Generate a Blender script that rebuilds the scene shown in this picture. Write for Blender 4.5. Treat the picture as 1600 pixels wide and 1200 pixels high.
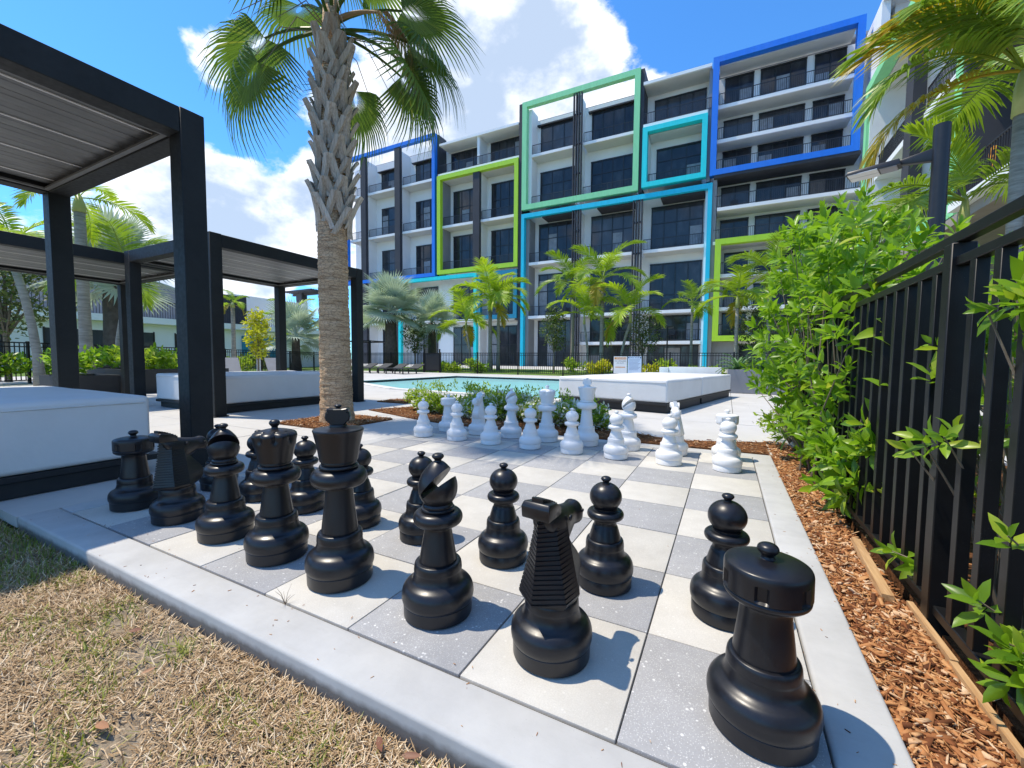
import bpy, bmesh, math, random
import numpy as np
from mathutils import Matrix, Vector, Euler, noise as mnoise

for _o in list(bpy.data.objects):
    bpy.data.objects.remove(_o)
SC = bpy.context.scene
COL = SC.collection
rng = np.random.default_rng(7)
random.seed(7)
PI = math.pi
rad = math.radians

# ------------------------------------------------------------------ camera
T = 0.4064                                    # one paver
cam_d = bpy.data.cameras.new('camera')
cam_d.sensor_fit = 'HORIZONTAL'
cam_d.sensor_width = 36.0
cam_d.lens = 36.0 * 654.06 / 1600.0
cam_d.clip_start = 0.05
cam_d.clip_end = 2000.0
cam = bpy.data.objects.new('camera', cam_d)
COL.objects.link(cam)
CAM = Vector((3.0305, -0.8662, 0.8180))
_yaw, _pitch, _roll = -0.473535, 0.057298, 0.008596
_fw = Vector((math.sin(_yaw) * math.cos(_pitch), math.cos(_yaw) * math.cos(_pitch), -math.sin(_pitch)))
_rt = Vector((math.cos(_yaw), -math.sin(_yaw), 0.0))
_up = _rt.cross(_fw)
_r2 = _rt * math.cos(_roll) + _up * math.sin(_roll)
_u2 = -_rt * math.sin(_roll) + _up * math.cos(_roll)
cam.matrix_world = Matrix((
    (_r2.x, _u2.x, -_fw.x, CAM.x),
    (_r2.y, _u2.y, -_fw.y, CAM.y),
    (_r2.z, _u2.z, -_fw.z, CAM.z),
    (0, 0, 0, 1)))
SC.camera = cam

# ------------------------------------------------------------------ world: clear sky with cumulus
SUN_DIR = Vector((-0.43, -0.125, 1.0)).normalized()      # towards the sun
SUN_EL = math.asin(SUN_DIR.z)
SUN_AZ = math.atan2(SUN_DIR.x, SUN_DIR.y)
SKY_STRENGTH = 0.15
world = bpy.data.worlds.new('World')
SC.world = world
world.use_nodes = True
wn, wl = world.node_tree.nodes, world.node_tree.links
wn.clear()


def W(t, **kw):
    n = wn.new(t)
    for k, v in kw.items():
        setattr(n, k, v)
    return n


def wmath(op, a, b=None, c=None, clamp=False):
    n = W('ShaderNodeMath', operation=op)
    n.use_clamp = clamp
    for i, v in enumerate((a, b, c)):
        if v is None:
            continue
        if isinstance(v, (int, float)):
            n.inputs[i].default_value = v
        else:
            wl.new(v, n.inputs[i])
    return n.outputs[0]


w_out = W('ShaderNodeOutputWorld')
w_bg = W('ShaderNodeBackground')
w_bg.inputs['Strength'].default_value = SKY_STRENGTH
wl.new(w_bg.outputs[0], w_out.inputs['Surface'])
sky = W('ShaderNodeTexSky', sky_type='NISHITA')
sky.sun_disc = False
sky.sun_elevation = SUN_EL
sky.sun_rotation = SUN_AZ
sky.air_density = 1.0
sky.dust_density = 0.25
sky.ozone_density = 3.0
tc = W('ShaderNodeTexCoord')
DIRV = tc.outputs['Generated']
# blue of the clear sky a little deeper, as the photograph shows it
hsv = W('ShaderNodeHueSaturation')
hsv.inputs['Saturation'].default_value = 1.0
hsv.inputs['Value'].default_value = 0.94
hsv.inputs['Hue'].default_value = 0.5
wl.new(sky.outputs[0], hsv.inputs['Color'])
# cloud cover: fractal noise in direction space, pushed up or down where banks and gaps stand
sc_map = W('ShaderNodeMapping')
sc_map.inputs['Scale'].default_value = (1.0, 1.0, 1.5)
wl.new(DIRV, sc_map.inputs['Vector'])
n1 = W('ShaderNodeTexNoise')
n1.inputs['Scale'].default_value = 4.2
n1.inputs['Detail'].default_value = 12.0
n1.inputs['Roughness'].default_value = 0.56
n1.inputs['Distortion'].default_value = 0.15
wl.new(sc_map.outputs[0], n1.inputs['Vector'])
n2 = W('ShaderNodeTexNoise')
n2.inputs['Scale'].default_value = 17.0
n2.inputs['Detail'].default_value = 9.0
n2.inputs['Roughness'].default_value = 0.62
wl.new(sc_map.outputs[0], n2.inputs['Vector'])
cover = wmath('ADD', wmath('MULTIPLY', n1.outputs['Fac'], 0.68), wmath('MULTIPLY', n2.outputs['Fac'], 0.32))
BANKS = [  # direction, reach, push
    ((-0.40, 0.71, 0.57), 0.22, 0.22), ((-0.25, 0.80, 0.54), 0.14, 0.20), ((-0.48, 0.71, 0.50), 0.20, 0.16),
    ((-0.62, 0.66, 0.42), 0.22, 0.16), ((-0.80, 0.52, 0.28), 0.17, 0.22), ((-0.88, 0.40, 0.24), 0.18, 0.20),
    ((-0.92, 0.30, 0.22), 0.25, 0.14), ((-0.78, 0.41, 0.475), 0.06, 0.15), ((-0.72, 0.45, 0.52), 0.05, 0.06),
    ((-0.09, 0.845, 0.51), 0.085, 0.20), ((-0.845, 0.42, 0.335), 0.10, 0.14),
    ((-0.77, 0.37, 0.54), 0.10, 0.03),
    ((-0.88, 0.25, 0.44), 0.24, -0.30), ((0.07, 0.81, 0.58), 0.24, -0.38), ((-0.79, 0.485, 0.385), 0.10, -0.30),
    ((-0.62, 0.52, 0.62), 0.16, -0.14), ((-0.10, 0.78, 0.62), 0.10, -0.2), ((-0.84, 0.36, 0.40), 0.10, -0.14),
]
for d, reach, push in BANKS:
    dv = Vector(d).normalized()
    dist = W('ShaderNodeVectorMath', operation='DISTANCE')
    wl.new(DIRV, dist.inputs[0])
    dist.inputs[1].default_value = dv
    mr = W('ShaderNodeMapRange', interpolation_type='SMOOTHERSTEP')
    mr.inputs['From Min'].default_value = 0.0
    mr.inputs['From Max'].default_value = reach * 1.5
    mr.inputs['To Min'].default_value = push
    mr.inputs['To Max'].default_value = 0.0
    wl.new(dist.outputs['Value'], mr.inputs['Value'])
    cover = wmath('ADD', cover, mr.outputs[0])
alpha = W('ShaderNodeMapRange', interpolation_type='SMOOTHSTEP')
alpha.inputs['From Min'].default_value = 0.515
alpha.inputs['From Max'].default_value = 0.625
wl.new(cover, alpha.inputs['Value'])
# bodies of the clouds: bright rims, greyer cores, lumpy
n3 = W('ShaderNodeTexNoise')
n3.inputs['Scale'].default_value = 8.0
n3.inputs['Detail'].default_value = 8.0
n3.inputs['Roughness'].default_value = 0.55
offs = W('ShaderNodeVectorMath', operation='ADD')
wl.new(sc_map.outputs[0], offs.inputs[0])
offs.inputs[1].default_value = (0.0, 0.0, 0.09)
wl.new(offs.outputs[0], n3.inputs['Vector'])
core = W('ShaderNodeMapRange', interpolation_type='SMOOTHSTEP')
core.inputs['From Min'].default_value = 0.60
core.inputs['From Max'].default_value = 0.90
wl.new(wmath('ADD', cover, wmath('MULTIPLY', wmath('SUBTRACT', n3.outputs['Fac'], 0.5), 0.9)), core.inputs['Value'])
ccol = W('ShaderNodeMix', data_type='RGBA')
ccol.inputs[6].default_value = (4.7, 4.75, 4.85, 1)
ccol.inputs[7].default_value = (2.05, 2.5, 3.2, 1)
wl.new(core.outputs[0], ccol.inputs[0])
mixc = W('ShaderNodeMix', data_type='RGBA')
wl.new(wmath('MULTIPLY', alpha.outputs[0], 0.94), mixc.inputs[0])
tint = W('ShaderNodeMix', data_type='RGBA', blend_type='MULTIPLY')
tint.inputs[0].default_value = 1.0
tint.inputs[7].default_value = (0.33, 0.70, 1.0, 1)
wl.new(hsv.outputs[0], tint.inputs[6])
wl.new(tint.outputs[2], mixc.inputs[6])
wl.new(ccol.outputs[2], mixc.inputs[7])
wl.new(mixc.outputs[2], w_bg.inputs['Color'])

# ------------------------------------------------------------------ sun, exposure
sun_d = bpy.data.lights.new('sun', 'SUN')
sun_d.energy = 2.6
sun_d.angle = rad(0.53)
sun_d.color = (1.0, 0.905, 0.755)
sun = bpy.data.objects.new('sun', sun_d)
COL.objects.link(sun)
sun.rotation_euler = SUN_DIR.to_track_quat('Z', 'Y').to_euler()
sun.location = (0, 0, 60)
SC.view_settings.view_transform = 'Standard'
SC.view_settings.look = 'None'
SC.view_settings.gamma = 1.0
SC.view_settings.use_curve_mapping = False
SC.view_settings.exposure = 0.98
SC.render.engine = 'CYCLES'
SC.cycles.use_denoising = True
SC.cycles.max_bounces = 8
SC.cycles.diffuse_bounces = 4
SC.cycles.transparent_max_bounces = 12
SC.cycles.caustics_reflective = False
SC.cycles.caustics_refractive = False
SC.cycles.sample_clamp_indirect = 6.0

# ------------------------------------------------------------------ materials
MATS = {}


class NT:
    """small node-building helper"""
    def __init__(self, name):
        self.m = bpy.data.materials.new(name)
        self.m.use_nodes = True
        self.n, self.l = self.m.node_tree.nodes, self.m.node_tree.links
        self.b = self.n['Principled BSDF']
        MATS[name] = self.m

    def new(self, t, **kw):
        n = self.n.new(t)
        for k, v in kw.items():
            setattr(n, k, v)
        return n

    def coords(self, kind='Object'):
        if kind == 'World':
            return self.new('ShaderNodeNewGeometry').outputs['Position']
        return self.new('ShaderNodeTexCoord').outputs[kind]

    def noise(self, vec, scale, detail=5, rough=0.55, dist=0.0):
        n = self.new('ShaderNodeTexNoise')
        n.inputs['Scale'].default_value = scale
        n.inputs['Detail'].default_value = detail
        n.inputs['Roughness'].default_value = rough
        n.inputs['Distortion'].default_value = dist
        self.l.new(vec, n.inputs['Vector'])
        return n.outputs['Fac']

    def voro(self, vec, scale, feature='F1', out='Distance'):
        n = self.new('ShaderNodeTexVoronoi', feature=feature)
        n.inputs['Scale'].default_value = scale
        self.l.new(vec, n.inputs['Vector'])
        return n.outputs[out]

    def mapv(self, vec, scale=(1, 1, 1), rot=(0, 0, 0), loc=(0, 0, 0)):
        n = self.new('ShaderNodeMapping')
        n.inputs['Scale'].default_value = scale
        n.inputs['Rotation'].default_value = rot
        n.inputs['Location'].default_value = loc
        self.l.new(vec, n.inputs['Vector'])
        return n.outputs[0]

    def ramp(self, fac, stops, interp='LINEAR'):
        n = self.new('ShaderNodeValToRGB')
        n.color_ramp.interpolation = interp
        e = n.color_ramp.elements
        while len(e) < len(stops):
            e.new(0.5)
        for i, (p, c) in enumerate(stops):
            e[i].position = p
            if isinstance(c, (int, float)):
                c = (c, c, c)
            e[i].color = (c[0], c[1], c[2], 1)
        self.l.new(fac, n.inputs['Fac'])
        return n.outputs['Color']

    def mix(self, fac, a, b, mode='MIX'):
        n = self.new('ShaderNodeMix', data_type='RGBA', blend_type=mode)
        for i, v in ((0, fac), (6, a), (7, b)):
            if isinstance(v, (int, float)):
                n.inputs[i].default_value = v
            elif isinstance(v, tuple):
                n.inputs[i].default_value = (v[0], v[1], v[2], 1)
            else:
                self.l.new(v, n.inputs[i])
        return n.outputs[2]

    def math(self, op, a, b=None, clamp=False):
        n = self.new('ShaderNodeMath', operation=op)
        n.use_clamp = clamp
        for i, v in enumerate((a, b)):
            if v is None:
                continue
            if isinstance(v, (int, float)):
                n.inputs[i].default_value = v
            else:
                self.l.new(v, n.inputs[i])
        return n.outputs[0]

    def attr(self, name, out='Fac'):
        n = self.new('ShaderNodeAttribute')
        n.attribute_name = name
        return n.outputs[out]

    def rnd(self):
        return self.new('ShaderNodeObjectInfo').outputs['Random']

    def set(self, **kw):
        for k, v in kw.items():
            k = {'color': 'Base Color', 'rough': 'Roughness', 'metal': 'Metallic', 'spec': 'Specular IOR Level',
                 'sub': 'Subsurface Weight', 'coat': 'Coat Weight', 'trans': 'Transmission Weight', 'sheen': 'Sheen Weight'}.get(k, k)
            if isinstance(v, (int, float)):
                self.b.inputs[k].default_value = v
            elif isinstance(v, tuple):
                self.b.inputs[k].default_value = (v[0], v[1], v[2], 1)
            else:
                self.l.new(v, self.b.inputs[k])
        return self

    def bump(self, h, strength=0.3, dist=0.01):
        n = self.new('ShaderNodeBump')
        n.inputs['Strength'].default_value = strength
        n.inputs['Distance'].default_value = dist
        self.l.new(h, n.inputs['Height'])
        self.l.new(n.outputs[0], self.b.inputs['Normal'])
        return self


def simple(name, c1, c2=None, scale=6.0, rough=0.5, bump=0.0, bdist=0.005, coord='Object', spec=0.5, metal=0.0, detail=6, bscale=None):
    t = NT(name)
    v = t.coords(coord)
    if c2 is None:
        c2 = tuple(min(1, c * 1.12) for c in c1)
    f = t.noise(v, scale, detail)
    t.set(color=t.ramp(f, [(0.3, c1), (0.7, c2)]), rough=rough, spec=spec, metal=metal)
    if bump:
        t.bump(t.noise(v, bscale or scale * 6, 5), bump, bdist)
    return t.m


def leafmat(name, dark, light, tip=None, rough=0.42, trans=0.35, attr=True):
    """two-sided leaf: diffuse + translucent + soft gloss, hue varied per leaf"""
    t = NT(name)
    r = t.attr('rnd') if attr else t.rnd()
    stops = [(0.0, dark), (0.7, light), (1.0, tip or light)]
    col = t.ramp(r, stops)
    v = t.coords('World')
    col = t.mix(t.math('MULTIPLY', t.noise(v, 9.0, 3), 0.35), col, tuple(c * 0.55 for c in dark))
    t.set(color=col, rough=rough, spec=0.45)
    tr = t.new('ShaderNodeBsdfTranslucent')
    tcol = t.mix(0.5, col, (light[0] * 1.25, light[1] * 1.35, light[2] * 0.7))
    t.l.new(tcol, tr.inputs['Color'])
    ms = t.new('ShaderNodeMixShader')
    ms.inputs[0].default_value = trans
    t.l.new(t.b.outputs[0], ms.inputs[1])
    t.l.new(tr.outputs[0], ms.inputs[2])
    t.l.new(ms.outputs[0], t.n['Material Output'].inputs['Surface'])
    return t.m

# ------------------------------------------------------------------ mesh helpers
def link(o, parent=None):
    COL.objects.link(o)
    if parent is not None:
        o.parent = parent
    return o


def tag(o, label=None, cat=None, group=None, kind=None):
    if label:
        o['label'] = label
    if cat:
        o['category'] = cat
    if group:
        o['group'] = group
    if kind:
        o['kind'] = kind
    return o


def empty(name, loc=(0, 0, 0), rz=0.0, label=None, cat=None, group=None):
    o = bpy.data.objects.new(name, None)
    o.empty_display_size = 0.1
    o.location = loc
    o.rotation_euler = (0, 0, rz)
    link(o)
    return tag(o, label, cat, group)


def pydata(name, verts, faces, mat, parent=None, smooth=False, angle=None, rnd=None):
    me = bpy.data.meshes.new(name)
    me.from_pydata([tuple(v) for v in verts], [], faces)
    if smooth:
        me.polygons.foreach_set('use_smooth', [True] * len(me.polygons))
        if angle:
            me.set_sharp_from_angle(angle=rad(angle))
    if rnd is not None:
        a = me.attributes.new('rnd', 'FLOAT', 'FACE')
        a.data.foreach_set('value', np.asarray(rnd, dtype=np.float32))
    me.materials.append(MATS[mat] if isinstance(mat, str) else mat)
    me.update()
    return link(bpy.data.objects.new(name, me), parent)


def meshobj(name, me, parent=None, matrix=None):
    o = bpy.data.objects.new(name, me)
    link(o, parent)
    if matrix is not None:
        o.matrix_local = matrix
    return o


class MB:
    """collects simple solids into one mesh"""
    def __init__(self):
        self.v, self.f = [], []

    def add(self, verts, faces):
        k = len(self.v)
        self.v += [tuple(p) for p in verts]
        self.f += [tuple(i + k for i in f) for f in faces]
        return self

    def box(self, x0, x1, y0, y1, z0, z1):
        return self.add([(x0, y0, z0), (x1, y0, z0), (x1, y1, z0), (x0, y1, z0), (x0, y0, z1), (x1, y0, z1), (x1, y1, z1), (x0, y1, z1)],
                        [(0, 3, 2, 1), (4, 5, 6, 7), (0, 1, 5, 4), (1, 2, 6, 5), (2, 3, 7, 6), (3, 0, 4, 7)])

    def tube(self, pts, radii, seg=8, caps=True):
        pts = [Vector(p) for p in pts]
        n = len(pts)
        if isinstance(radii, (int, float)):
            radii = [radii] * n
        ref = None
        vs, fs = [], []
        for i, p in enumerate(pts):
            d = (pts[min(i + 1, n - 1)] - pts[max(i - 1, 0)]).normalized()
            if ref is None:
                ref = Vector((1, 0, 0)) if abs(d.x) < 0.9 else Vector((0, 1, 0))
            a = (ref - d * ref.dot(d)).normalized()
            b = d.cross(a)
            ref = a
            for k in range(seg):
                t = 2 * PI * k / seg
                vs.append(p + (a * math.cos(t) + b * math.sin(t)) * radii[i])
        for i in range(n - 1):
            for k in range(seg):
                k2 = (k + 1) % seg
                fs.append((i * seg + k, i * seg + k2, (i + 1) * seg + k2, (i + 1) * seg + k))
        if caps:
            fs.append(tuple(range(seg - 1, -1, -1)))
            fs.append(tuple((n - 1) * seg + k for k in range(seg)))
        return self.add(vs, fs)

    def prism(self, poly, z0, z1):
        n = len(poly)
        vs = [(x, y, z0) for x, y in poly] + [(x, y, z1) for x, y in poly]
        fs = [tuple(range(n - 1, -1, -1)), tuple(range(n, 2 * n))]
        fs += [(i, (i + 1) % n, n + (i + 1) % n, n + i) for i in range(n)]
        return self.add(vs, fs)

    def build(self, name, mat, parent=None, smooth=False, angle=None, bevel=0.0, bseg=2):
        if not bevel:
            return pydata(name, self.v, self.f, mat, parent, smooth, angle)
        me = bpy.data.meshes.new(name)
        me.from_pydata(self.v, [], self.f)
        bm = bmesh.new()
        bm.from_mesh(me)
        bmesh.ops.remove_doubles(bm, verts=bm.verts, dist=1e-5)
        bmesh.ops.recalc_face_normals(bm, faces=bm.faces)
        es = [e for e in bm.edges if len(e.link_faces) == 2 and e.calc_face_angle(0) > rad(30)]
        bmesh.ops.bevel(bm, geom=es, offset=bevel, segments=bseg, profile=0.5, affect='EDGES', clamp_overlap=True)
        for f in bm.faces:
            f.smooth = True
        bm.to_mesh(me)
        bm.free()
        me.set_sharp_from_angle(angle=rad(angle or 40))
        me.materials.append(MATS[mat] if isinstance(mat, str) else mat)
        return link(bpy.data.objects.new(name, me), parent)


def box(name, x0, x1, y0, y1, z0, z1, mat, parent=None, bevel=0.0, bseg=2):
    return MB().box(x0, x1, y0, y1, z0, z1).build(name, mat, parent, bevel=bevel, bseg=bseg)


def smooth_profile(pts, sub=4):
    """Catmull-Rom through the points; a third entry marks a corner"""
    out = []
    segs, cur = [], []
    for i, p in enumerate(pts):
        cur.append((p[0], p[1]))
        if len(p) > 2 and 0 < i < len(pts) - 1:
            segs.append(cur)
            cur = [(p[0], p[1])]
    segs.append(cur)
    for s in segs:
        n = len(s)
        if n == 2:
            new = s
        else:
            new = []
            for i in range(n - 1):
                p0, p1, p2, p3 = s[max(i - 1, 0)], s[i], s[i + 1], s[min(i + 2, n - 1)]
                for k in range(sub):
                    t = k / sub
                    new.append(tuple(0.5 * (2 * p1[j] + (p2[j] - p0[j]) * t + (2 * p0[j] - 5 * p1[j] + 4 * p2[j] - p3[j]) * t * t
                                            + (3 * p1[j] - p0[j] - 3 * p2[j] + p3[j]) * t ** 3) for j in (0, 1)))
            new.append(s[-1])
        out += new if not out else new[1:]
    return [(max(r, 0.0), z) for r, z in out]


def lathe_geo(pts, seg=48, rmod=None):
    vs, fs, rings = [], [], []
    for r, z in pts:
        if r < 1e-5:
            rings.append([len(vs)])
            vs.append((0, 0, z))
        else:
            ring = []
            for k in range(seg):
                a = 2 * PI * k / seg
                rr = r * (rmod(a, r, z) if rmod else 1.0)
                ring.append(len(vs))
                vs.append((rr * math.cos(a), rr * math.sin(a), z))
            rings.append(ring)
    for a, b in zip(rings, rings[1:]):
        if len(a) == 1 and len(b) == 1:
            continue
        for k in range(seg):
            k2 = (k + 1) % seg
            if len(a) == 1:
                fs.append((a[0], b[k2], b[k]))
            elif len(b) == 1:
                fs.append((a[k], a[k2], b[0]))
            else:
                fs.append((a[k], a[k2], b[k2], b[k]))
    return vs, fs


def lathe_mesh(name, pts, mat, seg=48, rmod=None, sub=4, angle=38):
    vs, fs = lathe_geo(smooth_profile(pts, sub), seg, rmod)
    me = bpy.data.meshes.new(name)
    me.from_pydata(vs, [], fs)
    me.polygons.foreach_set('use_smooth', [True] * len(me.polygons))
    me.set_sharp_from_angle(angle=rad(angle))
    me.materials.append(MATS[mat])
    return me


def scatter(name, bv, bf, Rs, Ts, mat, parent=None, rnd=None, smooth=False, kind=None):
    """one mesh out of many copies of a small base mesh. Rs (m,3,3), Ts (m,3); faces of base all the same size"""
    bv = np.asarray(bv, dtype=np.float64)
    bf = np.asarray(bf, dtype=np.int64)
    m, nv, (nf, k) = len(Ts), len(bv), bf.shape
    V = (np.einsum('mij,nj->mni', Rs, bv) + np.asarray(Ts)[:, None, :]).reshape(-1, 3)
    F = (bf[None] + (np.arange(m) * nv)[:, None, None]).reshape(-1)
    me = bpy.data.meshes.new(name)
    me.vertices.add(len(V))
    me.vertices.foreach_set('co', V.astype(np.float32).ravel())
    me.loops.add(len(F))
    me.loops.foreach_set('vertex_index', F.astype(np.int32))
    me.polygons.add(m * nf)
    me.polygons.foreach_set('loop_start', np.arange(0, m * nf * k, k, dtype=np.int32))
    me.update(calc_edges=True)
    if smooth:
        me.polygons.foreach_set('use_smooth', np.ones(m * nf, dtype=bool))
    r = np.repeat(rng.random(m) if rnd is None else np.asarray(rnd), nf)
    a = me.attributes.new('rnd', 'FLOAT', 'FACE')
    a.data.foreach_set('value', r.astype(np.float32))
    me.materials.append(MATS[mat])
    o = link(bpy.data.objects.new(name, me), parent)
    if kind:
        o['kind'] = kind
    return o


def rot_zyx(yaw, pitch, roll):
    """(m,) arrays -> (m,3,3): roll about x, then pitch about y (nose up positive), then yaw about z"""
    cy, sy = np.cos(yaw), np.sin(yaw)
    cp, sp = np.cos(-pitch), np.sin(-pitch)
    cr, sr = np.cos(roll), np.sin(roll)
    R = np.empty((len(yaw), 3, 3))
    R[:, 0, 0] = cy * cp
    R[:, 0, 1] = cy * sp * sr - sy * cr
    R[:, 0, 2] = cy * sp * cr + sy * sr
    R[:, 1, 0] = sy * cp
    R[:, 1, 1] = sy * sp * sr + cy * cr
    R[:, 1, 2] = sy * sp * cr - cy * sr
    R[:, 2, 0] = -sp
    R[:, 2, 1] = cp * sr
    R[:, 2, 2] = cp * cr
    return R


def copy_tree(o, parent=None):
    c = o.copy()
    COL.objects.link(c)
    c.parent = parent
    for ch in list(o.children):
        copy_tree(ch, c)
    return c


def clip_half(poly, a, b, c):
    """part of a convex polygon where a*x+b*y<=c"""
    out = []
    n = len(poly)
    for i in range(n):
        p, q = poly[i], poly[(i + 1) % n]
        dp, dq = a * p[0] + b * p[1] - c, a * q[0] + b * q[1] - c
        if dp <= 0:
            out.append(p)
        if dp * dq < 0:
            t = dp / (dp - dq)
            out.append((p[0] + (q[0] - p[0]) * t, p[1] + (q[1] - p[1]) * t))
    return out


def minus_convex(poly, hole):
    """convex polygon minus a convex counter-clockwise hole -> list of convex pieces"""
    res, rest = [], poly
    n = len(hole)
    for i in range(n):
        (x0, y0), (x1, y1) = hole[i], hole[(i + 1) % n]
        a, b = (y1 - y0), -(x1 - x0)
        c = a * x0 + b * y0                     # inside: a*x+b*y <= c
        out = clip_half(rest, -a, -b, -c)
        if len(out) >= 3:
            res.append(out)
        rest = clip_half(rest, a, b, c)
        if len(rest) < 3:
            return res
    return res


def in_poly(x, y, poly):
    inside = np.zeros(np.shape(x), dtype=bool)
    n = len(poly)
    for i in range(n):
        (x0, y0), (x1, y1) = poly[i], poly[(i + 1) % n]
        cond = ((y0 > y) != (y1 > y)) & (x < (x1 - x0) * (y - y0) / ((y1 - y0) or 1e-9) + x0)
        inside ^= cond
    return inside

# ------------------------------------------------------------------ surface materials
def paver(name, c1, c2, fleck, fleck_amt):
    t = NT(name)
    v = t.coords('World')
    base = t.ramp(t.noise(v, 7.0, 8, 0.6), [(0.25, c1), (0.75, c2)])
    base = t.mix(t.math('MULTIPLY', t.ramp(t.noise(v, 240.0, 4, 0.8), [(0.35, 0.0), (0.7, 1.0)]), 0.42), base, tuple(c * 0.66 for c in c1))
    # shell and lime flecks in the cast face
    vd = t.voro(v, 62.0)
    gate = t.math('GREATER_THAN', t.noise(v, 31.0, 2), 0.55)
    spot = t.math('MULTIPLY', t.ramp(vd, [(0.17, 1.0), (0.27, 0.0)]), gate)
    vd2 = t.voro(v, 210.0)
    spot2 = t.math('MULTIPLY', t.ramp(vd2, [(0.16, 1.0), (0.30, 0.0)]), 0.7)
    base = t.mix(t.math('MULTIPLY', t.math('MAXIMUM', spot, spot2), fleck_amt), base, fleck)
    # each paver a little different, and weather stains with a shape of their own
    base = t.mix(t.math('MULTIPLY', t.rnd(), 0.16), base, tuple(c * 0.72 for c in c1))
    stain = t.ramp(t.noise(v, 2.3, 7, 0.65, 0.6), [(0.56, 0.0), (0.72, 0.32)])
    base = t.mix(stain, base, tuple(c * 0.62 for c in c1))
    t.set(color=base, rough=0.82, spec=0.25)
    t.bump(t.math('ADD', t.noise(v, 260.0, 3, 0.7), t.math('MULTIPLY', spot, 0.7)), 0.25, 0.0015)


paver('paver_cream', (0.52, 0.49, 0.43), (0.645, 0.615, 0.55), (0.74, 0.71, 0.65), 0.38)
paver('paver_grey', (0.33, 0.325, 0.32), (0.42, 0.415, 0.41), (0.74, 0.73, 0.70), 0.80)

t = NT('kerb_concrete')
v = t.coords('World')
base = t.ramp(t.noise(v, 5.0, 9, 0.62), [(0.25, (0.40, 0.395, 0.38)), (0.75, (0.52, 0.515, 0.495))])
base = t.mix(t.ramp(t.noise(t.mapv(v, (2.0, 11.0, 4.0)), 3.0, 6, 0.7), [(0.55, 0.0), (0.8, 0.35)]), base, (0.36, 0.35, 0.33))
pits = t.ramp(t.voro(v, 95.0), [(0.05, 1.0), (0.10, 0.0)])
pits = t.math('MULTIPLY', pits, t.math('GREATER_THAN', t.noise(v, 40.0, 2), 0.58))
base = t.mix(t.math('MULTIPLY', pits, 0.55), base, (0.22, 0.21, 0.20))
# soil-splashed outer edge below the arris
z = t.new('ShaderNodeSeparateXYZ')
t.l.new(v, z.inputs[0])
soil = t.ramp(t.math('ADD', z.outputs['Z'], t.math('MULTIPLY', t.noise(v, 22.0, 5), 0.03)), [(0.0, 1.0), (0.004, 0.0)])
t.set(color=t.mix(t.ramp(t.math('ADD', t.math('MULTIPLY', z.outputs['Z'], 10.0), t.math('ADD', t.math('MULTIPLY', t.noise(v, 30.0, 5), 0.25), 0.62)),
                         [(0.30, 0.9), (0.52, 0.0)]), base, (0.13, 0.115, 0.10)), rough=0.85, spec=0.25)
t.bump(t.noise(v, 140.0, 5, 0.7), 0.22, 0.002)

t = NT('deck_concrete')
v = t.coords('World')
base = t.ramp(t.noise(v, 1.6, 9, 0.65), [(0.25, (0.47, 0.455, 0.425)), (0.75, (0.57, 0.555, 0.525))])
base = t.mix(t.ramp(t.noise(v, 5.5, 7, 0.7, 0.5), [(0.55, 0.0), (0.78, 0.25)]), base, (0.40, 0.385, 0.36))
base = t.mix(t.math('MULTIPLY', t.rnd(), 0.10), base, (0.44, 0.43, 0.41))
t.set(color=base, rough=0.85, spec=0.22)
t.bump(t.noise(v, 120.0, 5, 0.7), 0.2, 0.002)

simple('joint', (0.07, 0.066, 0.06), (0.14, 0.13, 0.115), 25, 0.95, coord='World')
t = NT('soil')
v = t.coords('World')
t.set(color=t.ramp(t.noise(v, 18, 8, 0.7), [(0.25, (0.085, 0.062, 0.042)), (0.75, (0.24, 0.19, 0.135))]), rough=0.95, spec=0.1)
t.bump(t.noise(v, 60, 6, 0.7), 0.8, 0.02)
t = NT('thatch_soil')
v = t.coords('World')
t.set(color=t.ramp(t.noise(t.mapv(v, (1, 2.2, 1), (0, 0, 0.5)), 42, 8, 0.72), [(0.25, (0.13, 0.10, 0.07)), (0.5, (0.34, 0.27, 0.19)), (0.75, (0.52, 0.43, 0.31))]), rough=0.95, spec=0.1)
t.bump(t.noise(v, 120, 6, 0.7), 0.8, 0.015)
t = NT('lawn_green')
v = t.coords('World')
t.set(color=t.ramp(t.noise(v, 3.0, 9, 0.7), [(0.25, (0.07, 0.13, 0.025)), (0.75, (0.17, 0.27, 0.06))]), rough=0.9, spec=0.15)
t.bump(t.noise(v, 50, 5, 0.7), 0.9, 0.03)

t = NT('mulch_chip')
r = t.attr('rnd')
v = t.coords('World')
c = t.ramp(r, [(0.0, (0.06, 0.022, 0.012)), (0.16, (0.22, 0.075, 0.028)), (0.45, (0.48, 0.21, 0.08)), (0.82, (0.63, 0.34, 0.145)), (1.0, (0.80, 0.60, 0.40))])
t.set(color=t.mix(t.math('MULTIPLY', t.noise(v, 160, 4), 0.45), c, (0.17, 0.07, 0.03)), rough=0.9, spec=0.15)
t = NT('mulch_bed')
v = t.coords('World')
t.set(color=t.ramp(t.noise(v, 45, 7, 0.7), [(0.3, (0.07, 0.028, 0.015)), (0.7, (0.33, 0.15, 0.065))]), rough=0.95, spec=0.1)
t.bump(t.noise(v, 70, 6, 0.7), 1.0, 0.03)

t = NT('straw')
r = t.attr('rnd')
c = t.ramp(r, [(0.0, (0.17, 0.10, 0.045)), (0.35, (0.42, 0.275, 0.14)), (0.75, (0.60, 0.44, 0.27)), (1.0, (0.74, 0.62, 0.44))])
t.set(color=c, rough=0.7, spec=0.25)
leafmat('grass_blade', (0.14, 0.20, 0.02), (0.36, 0.38, 0.05), (0.58, 0.48, 0.15), 0.5, 0.25)

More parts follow.
